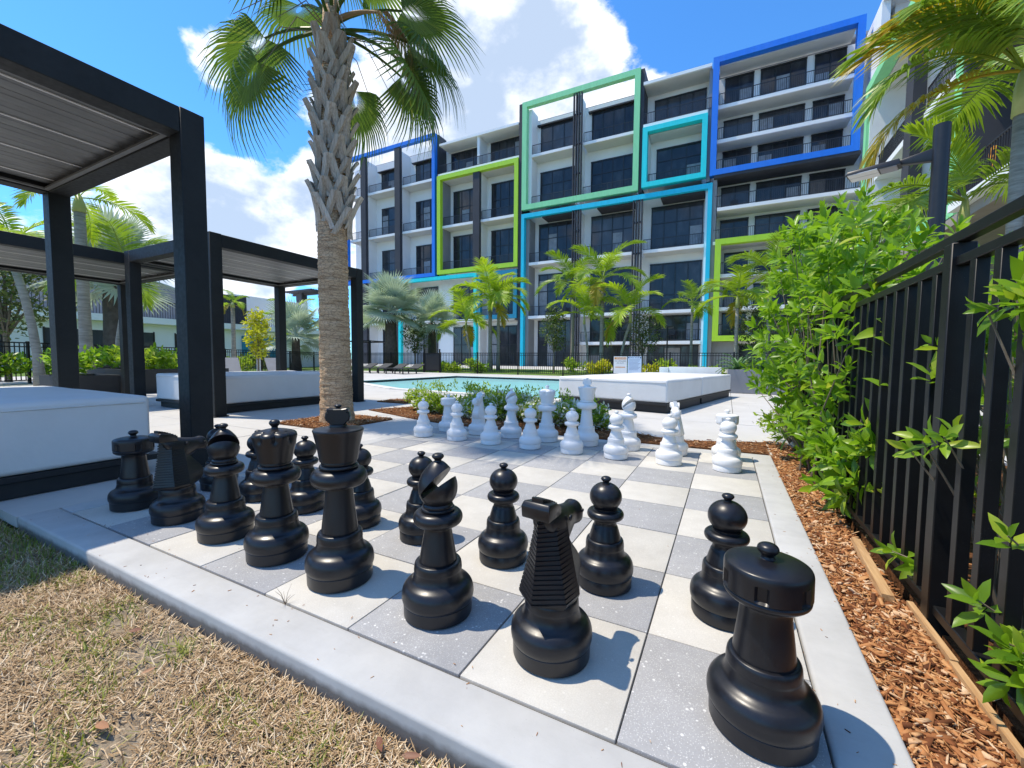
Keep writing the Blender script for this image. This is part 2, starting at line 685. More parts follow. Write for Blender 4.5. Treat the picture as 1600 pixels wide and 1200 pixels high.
# ------------------------------------------------------------------ ground, pool
POOL = [(-8.9, 9.9), (-5.0, 8.0), (0.2, 7.35), (1.2, 9.0), (8.5, 9.0), (8.5, 16.4), (-8.9, 16.4)]
mb = MB()
far = 900.0
BIG = [(-far, -far), (far, -far), (far, far), (-far, far)]
# convex decomposition: split the pool at x = 0.2 so that both halves are convex
POOL_A = [(-8.9, 9.9), (-5.0, 8.0), (0.2, 7.35), (0.2, 16.4), (-8.9, 16.4)]
POOL_B = [(0.2, 9.0), (1.6, 9.0), (1.6, 16.4), (0.2, 16.4)]


def minus_pool(poly):
    out = []
    for pc in minus_convex(poly, POOL_A):
        out += minus_convex(pc, POOL_B)
    return out


for pc in minus_pool(BIG):
    mb.add([(x, y, -0.13) for x, y in pc], [tuple(range(len(pc)))])
ground = mb.build('ground', 'soil')
tag(ground, kind='structure')

# dead lawn in front of the kerb
lawn = pydata('lawn', [(-14, -9, -0.075), (3.42, -9, -0.075), (3.42, -0.16, -0.075), (-14, -0.16, -0.075)], [(0, 1, 2, 3)], 'thatch_soil')
tag(lawn, 'dry straw coloured lawn in front of the chessboard kerb', 'lawn', kind='structure')
lawn_far = pydata('lawn', [(-45, 20.3, -0.02), (14, 20.3, -0.02), (14, 29.0, 0.10), (-45, 29.0, 0.10)], [(0, 1, 2, 3)], 'lawn_green')
tag(lawn_far, 'green lawn between the far fence and the apartment building', 'lawn', kind='structure')
lawn_left = pydata('lawn', [(-60, -9, -0.03), (-14.6, -9, -0.03), (-14.6, 0, -0.03), (-22, 20.2, -0.03), (-60, 20.2, -0.03)], [(0, 1, 2, 3, 4)], 'lawn_green')
tag(lawn_left, 'strip of lawn beyond the fence on the pergola side', 'lawn', kind='structure')

bounce_sheet = pydata('terrace', [(-48, 29.0, 0.104), (14, 29.0, 0.104), (14, 44.0, 0.12), (-48, 44.0, 0.12)], [(0, 1, 2, 3)], 'deck_concrete')  # added pale ground that bounces sunlight up onto the facade
tag(bounce_sheet, 'pale concrete terrace along the foot of the apartment building', 'terrace', kind='structure')

# poolside deck: concrete panels with open joints over a dark bed
deck = empty('deck')
tag(deck, 'pale concrete pool deck with cut joints', 'deck', kind='structure')
mb = MB()
DECK_AREAS = [(-22.0, -0.17, -0.155, 20.2), (-0.17, 3.42, 3.42, 20.2), (3.42, 9.0, 4.1, 20.2)]
GX, GY = 1.53, 1.66
k = 0
for ax0, ax1, ay0, ay1 in DECK_AREAS:
    nx0, nx1 = math.floor((ax0 - 0.08) / GX), math.ceil((ax1 - 0.08) / GX)
    ny0, ny1 = math.floor((ay0 - 0.39) / GY), math.ceil((ay1 - 0.39) / GY)
    for pc in minus_pool([(ax0, ay0), (ax1, ay0), (ax1, ay1), (ax0, ay1)]):
        mb.add([(x, y, -0.022) for x, y in pc], [tuple(range(len(pc)))])
    for i in range(nx0, nx1):
        for j in range(ny0, ny1):
            x0, x1 = max(ax0, 0.08 + i * GX + 0.0045), min(ax1, 0.08 + (i + 1) * GX - 0.0045)
            y0, y1 = max(ay0, 0.39 + j * GY + 0.0045), min(ay1, 0.39 + (j + 1) * GY - 0.0045)
            if x1 - x0 < 0.05 or y1 - y0 < 0.05:
                continue
            pieces = minus_pool([(x0, y0), (x1, y0), (x1, y1), (x0, y1)])
            if not pieces:
                continue
            s = MB()
            zt = -0.006 + random.uniform(-0.0012, 0.0012)
            for pc in pieces:
                s.prism(pc, -0.06, zt)
            s.build('slab', 'deck_concrete', deck)
            k += 1
jb = mb.build('joint_bed', 'joint', deck)

# pool
simple('pool_floor', (0.45, 0.78, 0.77), (0.55, 0.84, 0.83), 1.2, 0.6, coord='World')
simple('pool_tile', (0.015, 0.05, 0.085), (0.03, 0.09, 0.14), 30, 0.2, coord='World')
simple('coping', (0.56, 0.545, 0.51), (0.66, 0.645, 0.61), 6, 0.8, 0.2, coord='World')
t = NT('pool_water')
v = t.coords('World')
bn = t.new('ShaderNodeBump')
bn.inputs['Strength'].default_value = 0.35
bn.inputs['Distance'].default_value = 0.06
t.l.new(t.noise(v, 3.2, 4, 0.55, 0.6), bn.inputs['Height'])
fr = t.new('ShaderNodeFresnel')
fr.inputs['IOR'].default_value = 1.33
t.l.new(bn.outputs[0], fr.inputs['Normal'])
tb = t.new('ShaderNodeBsdfTransparent')
tb.inputs['Color'].default_value = (0.62, 0.93, 0.93, 1)
gl = t.new('ShaderNodeBsdfGlossy')
gl.inputs['Roughness'].default_value = 0.06
t.l.new(bn.outputs[0], gl.inputs['Normal'])
df = t.new('ShaderNodeBsdfDiffuse')
df.inputs['Color'].default_value = (0.42, 0.80, 0.80, 1)
m0 = t.new('ShaderNodeMixShader')
m0.inputs[0].default_value = 0.6
t.l.new(tb.outputs[0], m0.inputs[1])
t.l.new(df.outputs[0], m0.inputs[2])
m1 = t.new('ShaderNodeMixShader')
t.l.new(t.math('MULTIPLY', fr.outputs[0], 0.45), m1.inputs[0])
t.l.new(m0.outputs[0], m1.inputs[1])
t.l.new(gl.outputs[0], m1.inputs[2])
t.l.new(m1.outputs[0], t.n['Material Output'].inputs['Surface'])

pool = empty('swimming_pool')
tag(pool, 'turquoise swimming pool with dark waterline tiles beyond the flower hedge', 'pool', kind='structure')
PO = [(-8.9, 9.9), (-5.0, 8.0), (0.2, 7.35), (0.2, 9.0), (1.6, 9.0), (1.6, 16.4), (-8.9, 16.4)]
pydata('water', [(x, y, -0.085) for x, y in PO], [tuple(range(len(PO)))], 'pool_water', pool)
pydata('basin_floor', [(x, y, -1.15) for x, y in PO], [tuple(range(len(PO)))], 'pool_floor', pool)
n = len(PO)
mb, mt = MB(), MB()
for i in range(n):
    (x0, y0), (x1, y1) = PO[i], PO[(i + 1) % n]
    mb.add([(x0, y0, -1.15), (x1, y1, -1.15), (x1, y1, -0.20), (x0, y0, -0.20)], [(0, 1, 2, 3)])
    mt.add([(x0, y0, -0.20), (x1, y1, -0.20), (x1, y1, -0.012), (x0, y0, -0.012)], [(0, 1, 2, 3)])
mb.build('basin_wall', 'pool_floor', pool)
mt.build('waterline_tile', 'pool_tile', pool)


def coping_run(pts, inward=0.02, outward=0.30):
    for (x0, y0), (x1, y1) in zip(pts, pts[1:]):
        L = math.hypot(x1 - x0, y1 - y0)
        ux, uy = (x1 - x0) / L, (y1 - y0) / L
        nx, ny = uy, -ux                        # outward for a counter-clockwise run
        m = max(1, round(L / 1.2))
        for q in range(m):
            a, b = L * q / m + 0.003, L * (q + 1) / m - 0.003
            quad = [(x0 + ux * s + nx * o, y0 + uy * s + ny * o) for s, o in ((a, outward), (b, outward), (b, -inward), (a, -inward))]
            MB().prism(quad, -0.012, 0.016).build('coping', 'coping', pool)


coping_run(PO[:3])
coping_run(PO[3:5])
coping_run([PO[5], PO[6], PO[0]])
coping_run([PO[4], PO[5]])

# ------------------------------------------------------------------ chessboard pavement
board = empty('chessboard_pavement')
tag(board, 'outdoor chessboard of cream and grey shell-flecked pavers in a concrete kerb', 'chessboard', kind='structure')
tile_me = {}
for nm in ('paver_cream', 'paver_grey'):
    o = MB().box(-T / 2 + 0.0022, T / 2 - 0.0022, -T / 2 + 0.0022, T / 2 - 0.0022, -0.05, 0.0).build('tile', nm, None, bevel=0.0028, bseg=2)
    tile_me[nm] = o.data
    bpy.data.objects.remove(o)
for j in range(8):
    for i in range(8):
        o = meshobj('tile', tile_me['paver_grey' if (i + j) % 2 else 'paver_cream'], board)
        o.location = ((i + 0.5) * T, (j + 0.5) * T, random.uniform(-0.0015, 0.0015))
        o.rotation_euler = (random.uniform(-1, 1) * 0.0022, random.uniform(-1, 1) * 0.0022, random.uniform(-1, 1) * 0.0015)
B = 8 * T
pydata('joint_bed', [(0, 0, -0.009), (B, 0, -0.009), (B, B, -0.009), (0, B, -0.009)], [(0, 1, 2, 3)], 'joint', board)


def kerb(poly):
    MB().prism(poly, -0.20, 0.002).build('kerb', 'kerb_concrete', board, bevel=0.011, bseg=3)


g = 0.004
kerb([(-0.155, -0.155), (B + 0.15, -0.155), (B + 0.15, -g), (-0.155, -g)])
kerb([(B + g, 0.0), (B + 0.15, 0.0), (B + 0.15, B), (B + g, B)])
kerb([(-0.155, B + g), (B + 0.15, B + g), (B + 0.15, B + 0.15), (-0.155, B + 0.15)])
kerb([(-0.155, 0.0), (-g, 0.0), (-g, B), (-0.155, B)])


# ------------------------------------------------------------------ mulch beds
CHIP_V = [(-.5, -.5, -.5), (.42, -.38, -.5), (.5, .30, -.5), (-.36, .5, -.5), (-.42, -.40, .5), (.5, -.5, .40), (.36, .5, .5), (-.5, .34, .42)]
CHIP_F = [(0, 3, 2, 1), (4, 5, 6, 7), (0, 1, 5, 4), (1, 2, 6, 5), (2, 3, 7, 6), (3, 0, 4, 7)]


def chips(n, poly, z, lo=0.014, hi=0.05, parent=None, thick=0.006, keep=None):
    xs, ys = [p[0] for p in poly], [p[1] for p in poly]
    x = rng.uniform(min(xs), max(xs), n * 3)
    y = rng.uniform(min(ys), max(ys), n * 3)
    ok = in_poly(x, y, poly)
    if keep is not None:
        ok &= keep(x, y)
    x, y = x[ok][:n], y[ok][:n]
    m = len(x)
    L = rng.uniform(0, 1, m) ** 2.0 * (hi - lo) + lo
    shred = rng.random(m) < 0.68
    wd = np.where(shred, rng.uniform(0.0018, 0.0046, m), rng.uniform(0.006, 0.013, m) * (0.55 + L / hi))
    th = np.where(shred, rng.uniform(0.2, 0.5, m), rng.uniform(0.35, 0.9, m)) * thick
    Rm = rot_zyx(rng.uniform(0, 2 * PI, m), rng.normal(0, 0.28, m), rng.normal(0, 0.35, m))
    Rm = Rm * np.stack([L, wd, th], 1)[:, None, :]
    zz = z + rng.uniform(0, 1, m) * 0.016
    return scatter('mulch_chips', CHIP_V, CHIP_F, Rm, np.stack([x, y, zz], 1), 'mulch_chip', parent, kind='stuff')


def mulch_bed(poly, z, n, label, lo=0.014, hi=0.05, keep=None, thick=0.006):
    root = MB().prism(poly, z - 0.05, z).build('mulch_bed', 'mulch_bed')
    tag(root, label, 'mulch', kind='structure')
    chips(n, poly, z, lo, hi, root, thick, keep)
    return root


STRIP = [(3.405, -2.2), (3.60, -2.2), (3.605, 4.2), (3.405, 4.2)]
mulch_bed(STRIP, -0.022, 30000, 'strip of orange brown wood mulch between the board kerb and the black fence', 0.010, 0.070, thick=0.008)
mulch_bed([(3.66, -2.2), (9.5, -2.2), (9.5, 10.5), (3.66, 4.3)], -0.03, 3500, 'mulched planting bed behind the near black fence', 0.02, 0.06,
          keep=lambda x, y: (x < 4.6) & (y < 3.5))
PALM_BED = [(-1.98, 2.40), (-0.98, 2.40), (-0.98, 3.42), (-1.98, 3.42)]
mulch_bed(PALM_BED, 0.010, 3200, 'square of brown mulch around the foot of the cabbage palm', 0.02, 0.06)
HEDGE_BED = [(-2.05, 4.02), (-0.75, 3.60), (0.0, 3.425), (3.395, 3.425), (3.40, 4.05), (2.6, 3.72), (1.75, 4.12), (1.0, 4.75), (-1.6, 5.0)]
mulch_bed(HEDGE_BED, 0.008, 5200, 'mulch bed under the white flowering hedge behind the white pieces', 0.02, 0.055)
mulch_bed([(-2.9, 5.05), (-2.2, 5.05), (-2.2, 5.6), (-2.9, 5.6)], 0.010, 700, 'small mulch patch beside the far pergola post', 0.02, 0.05)
# timber offcut lying along the fence foot
MB().add([(3.535, 0.98, -0.012), (3.575, 0.985, -0.012), (3.60, 1.52, -0.006), (3.565, 1.53, -0.006),
          (3.538, 0.985, 0.016), (3.573, 0.99, 0.013), (3.597, 1.515, 0.018), (3.567, 1.52, 0.021)],
         [(0, 3, 2, 1), (4, 5, 6, 7), (0, 1, 5, 4), (1, 2, 6, 5), (2, 3, 7, 6), (3, 0, 4, 7)])
t = NT('raw_timber')
v = t.coords('World')
t.set(color=t.ramp(t.noise(t.mapv(v, (40, 3, 40)), 2.0, 6), [(0.3, (0.36, 0.19, 0.075)), (0.7, (0.58, 0.37, 0.18))]), rough=0.8)
pl = MB().add([(3.535, 0.98, -0.012), (3.575, 0.985, -0.012), (3.60, 1.52, -0.006), (3.565, 1.53, -0.006),
               (3.538, 0.985, 0.016), (3.573, 0.99, 0.013), (3.597, 1.515, 0.018), (3.567, 1.52, 0.021)],
              [(0, 3, 2, 1), (4, 5, 6, 7), (0, 1, 5, 4), (1, 2, 6, 5), (2, 3, 7, 6), (3, 0, 4, 7)]).build('timber_offcut', 'raw_timber')
tag(pl, 'long raw timber offcut lying in the mulch along the black fence foot', 'timber')

eb = MB()
for q in range(7):
    ya, yb = -1.25 + .32 * q, -1.25 + .32 * q + .318
    ox = .004 * math.sin(q * 2.1)
    eb.box(3.604 + ox, 3.621 + ox, ya, yb, -.10, .004 + .004 * math.sin(q * 1.3))
o = eb.build('edging_board', 'raw_timber')
tag(o, 'weathered timber edging board along the near fence foot', 'edging')

# ------------------------------------------------------------------ dry grass
BL_V = [(-.5, 0, 0), (.5, 0, 0), (.42, 0, .5), (-.42, 0, .5), (.08, 0, 1), (-.08, 0, 1)]
BL_F = [(0, 1, 2, 3), (3, 2, 4, 5)]


def blades(n, sample, lo, hi, lean, mat, name, width=0.0032, parent=None, rnd=None):
    x, y = sample(n)
    m = len(x)
    L = rng.uniform(lo, hi, m)
    yaw = rng.uniform(0, 2 * PI, m)
    tilt = np.clip(np.abs(rng.normal(lean, 0.28, m)), 0, 1.52)
    ct, st = np.cos(tilt), np.sin(tilt)
    cy, sy = np.cos(yaw), np.sin(yaw)
    R = np.empty((m, 3, 3))
    wv = rng.uniform(0.6, 1.3, m) * width
    R[:, 0, 0], R[:, 1, 0], R[:, 2, 0] = cy * wv, sy * wv, 0
    R[:, 0, 1], R[:, 1, 1], R[:, 2, 1] = 0, 0, 0
    R[:, 0, 2], R[:, 1, 2], R[:, 2, 2] = -sy * st * L, cy * st * L, ct * L
    z = np.full(m, -0.075) + rng.uniform(0, 0.012, m) * (tilt > 0.9)
    return scatter(name, BL_V, BL_F, R, np.stack([x, y, z], 1), mat, parent, rnd=rnd, kind='stuff')


def lawn_sample(n):
    # denser towards the camera
    y = -0.165 - rng.uniform(0, 1, n) ** 1.1 * 0.78
    x = 3.0 - rng.uniform(0, 1, n) ** 1.35 * 6.5
    f = np.sin(5.1 * x + 3 * np.sin(7 * y)) + np.sin(9.3 * y + 4.1 * x + 1.3) + .7 * np.sin(17 * x - 13 * y) + .6 * np.sin(23 * y + 19 * x)
    k = rng.random(n) < np.clip(.72 + .30 * f, .10, 1.0)       # worn, nearly bare patches
    return x[k], y[k]


gb = blades(150000, lawn_sample, 0.012, 0.042, 1.22, 'straw', 'dry_grass', 0.0028)
tag(gb, 'dry straw grass blades lying over the lawn', 'grass')
clumps = [(0.62, -0.30, .10), (0.75, -0.22, .06), (1.35, -0.36, .10), (1.55, -0.42, .07), (1.05, -0.40, .09), (1.72, -0.52, .06), (1.95, -0.30, .07),
          (2.2, -0.26, .06), (2.28, -0.34, .09), (2.55, -0.24, .06), (1.85, -0.60, .09), (2.08, -0.50, .08), (0.95, -0.55, .10), (0.35, -0.4, .10),
          (2.45, -0.42, .07), (1.15, -0.24, .06), (1.6, -0.25, .05), (2.0, -0.7, .1), (2.65, -0.33, .07)]


def clump_sample(n):
    w = np.array([c[2] for c in clumps])
    k = rng.choice(len(clumps), n, p=w / w.sum())
    c = np.array(clumps)[k]
    x = c[:, 0] + rng.normal(0, 1, n) * c[:, 2] * 1.0
    y = np.minimum(c[:, 1] + rng.normal(0, 1, n) * c[:, 2] * 0.6, -0.166)
    return x, y


gg = blades(3600, clump_sample, 0.014, 0.045, 0.85, 'grass_blade', 'green_grass', 0.0034)
tag(gg, 'sparse green grass tufts growing through the dry lawn', 'grass')


def shade_sample(n):
    return -0.2 + rng.uniform(-2.6, 0.85, n), -0.165 - rng.uniform(0, 1, n) ** 1.2 * 0.5


gs = blades(9000, shade_sample, 0.02, 0.055, 0.75, 'grass_blade', 'green_grass', 0.0034, rnd=rng.uniform(0, 0.5, 9000))
tag(gs, 'greener grass in the shade beside the pergola', 'grass')
# fallen leaves on the lawn
t = NT('dead_leaf')
t.set(color=t.ramp(t.rnd(), [(0, (0.16, 0.06, 0.03)), (1, (0.34, 0.16, 0.07))]), rough=0.6)
DL_V = [(0, 0, 0), (.25, -.17, .03), (.25, 0, -.02), (.25, .17, .04), (.65, -.15, .05), (.65, 0, 0), (.65, .15, .06), (1, 0, .08)]
DL_F = [(0, 1, 2), (0, 2, 3), (1, 4, 5, 2), (2, 5, 6, 3), (4, 7, 5), (5, 7, 6)]
for q, (x, y, s, rz) in enumerate([(1.36, -0.275, .05, 0.4), (1.72, -0.47, .06, 0.1), (2.34, -0.185, .055, -0.6), (2.42, -0.195, .05, 0.3), (1.62, -0.345, .035, 1.1)]):
    o = pydata('fallen_leaf', [(a * s, b * s * .8, c * s) for a, b, c in DL_V], DL_F, 'dead_leaf', smooth=True)
    o.location = (x, y, -0.055)
    o.rotation_euler = (0.35, -0.1, rz)
    tag(o, ('brown fallen leaf on the lawn in front of the shaded knight', 'narrow brown leaf in the middle of the dry lawn', 'larger curled brown leaf against the kerb', 'second curled leaf touching the kerb', 'tiny brown leaf on the dry lawn')[q], 'leaf', 'fallen leaves on the dry lawn')
# a wisp of grass in the joint by the king
gw = MB()
for a in range(7):
    an = a * 0.9
    h = random.uniform(0.025, 0.06)
    gw.tube([(0, 0, 0), (0.012 * math.cos(an), 0.012 * math.sin(an), h * .6), (0.03 * math.cos(an), 0.03 * math.sin(an), h)], [0.0009, 0.0007, 0.0003], 4)
o = gw.build('weed', 'straw')
o.location = (4.30 * T, -0.006, -0.002)
tag(o, 'dry weed sprouting from the joint in front of the black king', 'weed')

# bits blown onto kerb and pavers
m_ = 150
dx = rng.uniform(-.1, 3.38, m_)
dy = np.where(rng.random(m_) < .6, rng.uniform(-.15, .05, m_), rng.uniform(0, 3.3, m_))
edge = rng.random(m_) < .3
dx = np.where(edge, rng.uniform(3.24, 3.40, m_), dx)
dy = np.where(edge, rng.uniform(-.1, 3.3, m_), dy)
Ld = rng.uniform(.003, .012, m_)
Rd = rot_zyx(rng.uniform(0, 6.28, m_), rng.normal(0, .05, m_), rng.normal(0, .2, m_)) * np.stack([Ld, Ld * rng.uniform(.08, .25, m_), np.full(m_, .0012)], 1)[:, None, :]
db = scatter('debris', CHIP_V, CHIP_F, Rd, np.stack([dx, dy, np.full(m_, .0032)], 1), 'mulch_chip', None, kind='stuff')
tag(db, 'tiny straw and bark bits blown over the kerb and pavers', 'debris')

# ------------------------------------------------------------------ chess pieces
def plastic(name, c, rough, dust):
    t = NT(name)
    v = t.coords('World')
    t.set(color=t.mix(t.math('MULTIPLY', t.ramp(t.noise(v, 260, 3, 0.8), [(0.60, 0.0), (0.72, 1.0)]), dust), c, (0.30, 0.28, 0.25)),
          rough=t.ramp(t.noise(v, 24, 6, 0.65), [(0.3, rough - 0.05), (0.7, rough + 0.10)]), spec=0.5)
    t.bump(t.noise(v, 320, 3, 0.6), 0.06, 0.001)


plastic('black_plastic', (0.0085, 0.0085, 0.011), 0.33, 0.05)
plastic('white_plastic', (0.80, 0.79, 0.77), 0.42, 0.04)


def base_prof(R, hb=1.0):
    """moulded foot: plinth, seam, bulge, cove, collar band"""
    z = lambda q: q * hb
    return [(0, 0, 1), (R * .90, 0, 1), (R * .945, z(.004), 1), (R * .955, z(.046), 1), (R * .945, z(.0475), 1), (R * .965, z(.0495), 1),
            (R * .995, z(.060)), (R * 1.0, z(.076)), (R * .97, z(.094)), (R * .89, z(.108)), (R * .785, z(.116)), (R * .715, z(.124)),
            (R * .675, z(.138)), (R * .660, z(.151), 1), (R * .668, z(.154), 1), (R * .655, z(.172)), (R * .625, z(.181)), (R * .575, z(.183), 1), (0, z(.183), 1)]


def torus_prof(r_in, r_out, z0, z1):
    zm, h = (z0 + z1) / 2, (z1 - z0) / 2
    out = [(r_in, z0, 1)]
    for k in range(9):
        a = -PI / 2 + PI * k / 8
        rr = r_out - h * 0.95 + h * 0.95 * math.cos(a)
        out.append((rr, zm + h * math.sin(a)))
    out.append((r_in, z1, 1))
    return out


def stem_mesh(mat, rb, rt, z0, z1, coll, zc0, zc1, neck):
    p = [(0, z0 - .004, 1), (rb * .985, z0 - .004, 1), (rb, z0 + .002, 1), (rb * .93, z0 + (z1 - z0) * .25), (rt + (rb - rt) * .33, z0 + (z1 - z0) * .6),
         (rt + (rb - rt) * .07, z1 - .02), (rt * 1.02, z1 - .006), (rt * 1.18, z1, 1)]
    p += torus_prof(rt * 1.15, coll, zc0, zc1)[1:]
    p += [(q[0], q[1], 1) if len(q) > 2 else q for q in neck]
    p.append((0, neck[-1][1], 1))
    return lathe_mesh('stem', p, mat)


def knob_mesh(mat, r, z0, z1):
    h = z1 - z0
    return lathe_mesh('finial', [(0, z0, 1), (r * 1.0, z0, 1), (r * .72, z0 + h * .16), (r * .70, z0 + h * .30), (r * 1.05, z0 + h * .50), (r * 1.18, z0 + h * .66),
                                 (r * .98, z0 + h * .86), (r * .5, z0 + h * .975), (0, z1)], mat, 32)


def boolean_cut(me, cutter):
    a = bpy.data.objects.new('cut_a', me)
    b = bpy.data.objects.new('cut_b', cutter)
    COL.objects.link(a)
    COL.objects.link(b)
    md = a.modifiers.new('b', 'BOOLEAN')
    md.operation = 'DIFFERENCE'
    md.solver = 'EXACT'
    md.object = b
    bpy.context.view_layer.update()
    dg = bpy.context.evaluated_depsgraph_get()
    out = bpy.data.meshes.new_from_object(a.evaluated_get(dg))
    bpy.data.objects.remove(a)
    bpy.data.objects.remove(b)
    out.polygons.foreach_set('use_smooth', [True] * len(out.polygons))
    out.set_sharp_from_angle(angle=rad(32))
    return out


def piece_meshes(kind, mat):
    """list of (part name, mesh) for one kind of piece"""
    R = {'king': .120, 'queen': .119, 'bishop': .115, 'knight': .113, 'rook': .113, 'pawn': .103}[kind]
    hb = {'king': 1.0, 'queen': .97, 'bishop': .93, 'knight': .92, 'rook': .90, 'pawn': .93}[kind]
    parts = [('base', lathe_mesh('base', base_prof(R, hb), mat))]
    zb = .183 * hb
    if kind == 'king':
        parts.append(('stem', stem_mesh(mat, .064, .047, zb, .352, .098, .352, .416,
                                        [(.066, .418, 1), (.068, .424), (.066, .430, 1), (.059, .432, 1), (.061, .438), (.060, .446, 1)])))
        parts.append(('crown', lathe_mesh('crown', [(0, .446, 1), (.066, .446, 1), (.0665, .449, 1), (.074, .495), (.0865, .552, 1), (.088, .556), (.0865, .5605, 1),
                                                    (.045, .566), (.031, .568, 1), (.030, .575), (.027, .577, 1), (0, .577, 1)], mat)))
        prof = [(-.022, .575), (.022, .575), (.033, .587), (.040, .592), (.043, .606), (.0405, .622), (.033, .619), (.038, .632), (.032, .6365), (.015, .634), (0, .634),
                (-.015, .634), (-.032, .6365), (-.038, .632), (-.033, .619), (-.0405, .622), (-.043, .606), (-.040, .592), (-.033, .587)]
        m = MB()
        n = len(prof)
        for yy, sc_ in ((-.019, .93), (.019, .93)):
            pass
        rings = [(-.0195, .90), (-.016, 1.0), (.016, 1.0), (.0195, .90)]
        vs = [(x * s, yy, .605 + (z - .605) * s) for yy, s in rings for x, z in prof]
        fs = [tuple(range(n)), tuple(3 * n + i for i in range(n - 1, -1, -1))]
        for q in range(3):
            fs += [(q * n + (i + 1) % n, q * n + i, (q + 1) * n + i, (q + 1) * n + (i + 1) % n) for i in range(n)]
        m.add(vs, fs)
        o = m.build('cross', mat)
        parts.append(('cross', o.data))
        bpy.data.objects.remove(o)
        parts.append(('finial', knob_mesh(mat, .011, .632, .650)))
    elif kind == 'queen':
        parts.append(('stem', stem_mesh(mat, .062, .046, zb, .306, .094, .306, .366,
                                        [(.064, .368, 1), (.066, .374), (.064, .380, 1), (.057, .382, 1), (.058, .388), (.057, .394, 1)])))

        def scallop(a, r, z):
            if z < .468 or r < .06:
                return 1.0
            w = abs(math.sin(a * 4.0))
            return 1.0 - 0.14 * (1 - w) ** 1.3 * min(1, (z - .468) / .02)
        parts.append(('crown', lathe_mesh('crown', [(0, .394, 1), (.062, .394, 1), (.063, .398, 1), (.070, .435), (.079, .470), (.0855, .500, 1), (.084, .507), (.076, .514, 1),
                                                    (.055, .521), (.028, .527), (0, .529)], mat, 96, scallop)))
        parts.append(('finial', knob_mesh(mat, .0175, .524, .566)))
    elif kind == 'bishop':
        parts.append(('stem', stem_mesh(mat, .060, .043, zb, .288, .079, .288, .334,
                                        [(.053, .336, 1), (.054, .340), (.053, .344, 1), (.048, .346, 1), (.0485, .352), (.045, .358, 1)])))
        hd = lathe_mesh('head', [(0, .356, 1), (.043, .356, 1), (.0455, .360, 1), (.057, .378), (.0625, .402), (.060, .428), (.049, .455), (.032, .477), (.020, .488), (.015, .491, 1), (0, .491, 1)], mat)
        c = MB()
        th = rad(44)
        ux, uz = math.cos(th), math.sin(th)
        ox, oz = -.028, .388
        vs = []
        for s, w in ((0, .0075), (.16, .021)):
            for sg in (-1, 1):
                for yy in (-.12, .12):
                    vs.append((ox + ux * s - uz * w * sg, yy, oz + uz * s + ux * w * sg))
        c.add(vs, [(0, 1, 3, 2), (4, 6, 7, 5), (0, 4, 5, 1), (2, 3, 7, 6), (0, 2, 6, 4), (1, 5, 7, 3)])
        me = bpy.data.meshes.new('cutter')
        me.from_pydata(c.v, [], c.f)
        bq = bmesh.new()
        bq.from_mesh(me)
        bmesh.ops.recalc_face_normals(bq, faces=bq.faces)
        bq.to_mesh(me)
        bq.free()
        parts.append(('head', boolean_cut(hd, me)))
        parts.append(('finial', knob_mesh(mat, .0165, .487, .518)))
    elif kind == 'rook':
        parts.append(('stem', lathe_mesh('stem', [(0, zb - .004, 1), (.0625, zb - .004, 1), (.0630, zb + .002, 1), (.0585, .205), (.0535, .245), (.0515, .275), (.0535, .287, 1), (.058, .289, 1), (.058, .293, 1), (0, .293, 1)], mat)))

        def notch(a, r, z):
            if z < .3162 or z > .352 or r < .07:
                return 1.0
            d = abs((a * 6 / (2 * PI) + .5) % 1.0 - .5) * 2 * PI / 6
            return 1.0 - 0.075 * max(0, min(1, (0.15 - d) / 0.04))
        parts.append(('head', lathe_mesh('head', [(0, .292, 1), (.066, .292, 1), (.074, .294), (.0835, .302), (.0855, .310, 1), (.0835, .313, 1), (.0868, .316, 1), (.0868, .3200, 1), (.0868, .3201, 1), (.0866, .350, 1), (.0866, .3525, 1),
                                                  (.0865, .362, 1), (.085, .369), (.080, .374), (.060, .3795), (.030, .383), (.018, .3835, 1), (0, .3835, 1)], mat, 120, notch)))
        parts.append(('finial', knob_mesh(mat, .0185, .380, .418)))
    elif kind == 'pawn':
        parts.append(('stem', stem_mesh(mat, .057, .0395, zb, .243, .066, .243, .276, [(.042, .278, 1), (.042, .283, 1)])))
        ball = [(0, .276, 1), (.036, .278, 1)]
        for q in range(1, 12):
            a = -PI / 2 + .66 + (PI - .66 - .25) * q / 12
            ball.append((.0575 * math.cos(a), .3235 + .0515 * math.sin(a)))
        ball.append((.0135, .3735, 1))
        ball.append((0, .3735, 1))
        parts.append(('head', lathe_mesh('head', ball, mat)))
        parts.append(('finial', knob_mesh(mat, .0155, .368, .398)))
    elif kind == 'knight':
        # foot collar
        # neck: keeled at the back with sawn ridges, smooth breast; the horse looks along +Y
        rings = []
        nz = 18
        z0, z1 = .165, .392
        lv = []
        lv.append((z0, 0))
        for q in range(nz):
            za, zb2 = z0 + .012 + (z1 - z0 - .012) * q / nz, z0 + .012 + (z1 - z0 - .012) * (q + 1) / nz
            lv.append((za, 1))
            lv.append((za + (zb2 - za) * .62, 1))
            lv.append((za + (zb2 - za) * .66, 0))
            lv.append((zb2 - .0005, 0))
        for zz, out in lv:
            s = (zz - z0) / (z1 - z0)
            foot = max(0, 1 - s / .07)
            back = -.090 - .020 * (1 - s) ** 2 + .016 * s - foot * -.030 - (.0055 if out else 0)
            w = .030 + .046 * (1 - s) ** 1.3 - .012 * foot + (.0032 if out and s > .05 else 0)
            bk = -.036 - .018 * (1 - s) - (.002 if out else 0)
            sw = .034 + .049 * (1 - s) ** 1.15 - .016 * foot          # shoulders
            sh = .015
            br = .050 + .062 * math.exp(-((s - .30) / .30) ** 2) - .020 * s - .035 * foot
            bw = .014 + .028 * (1 - s)
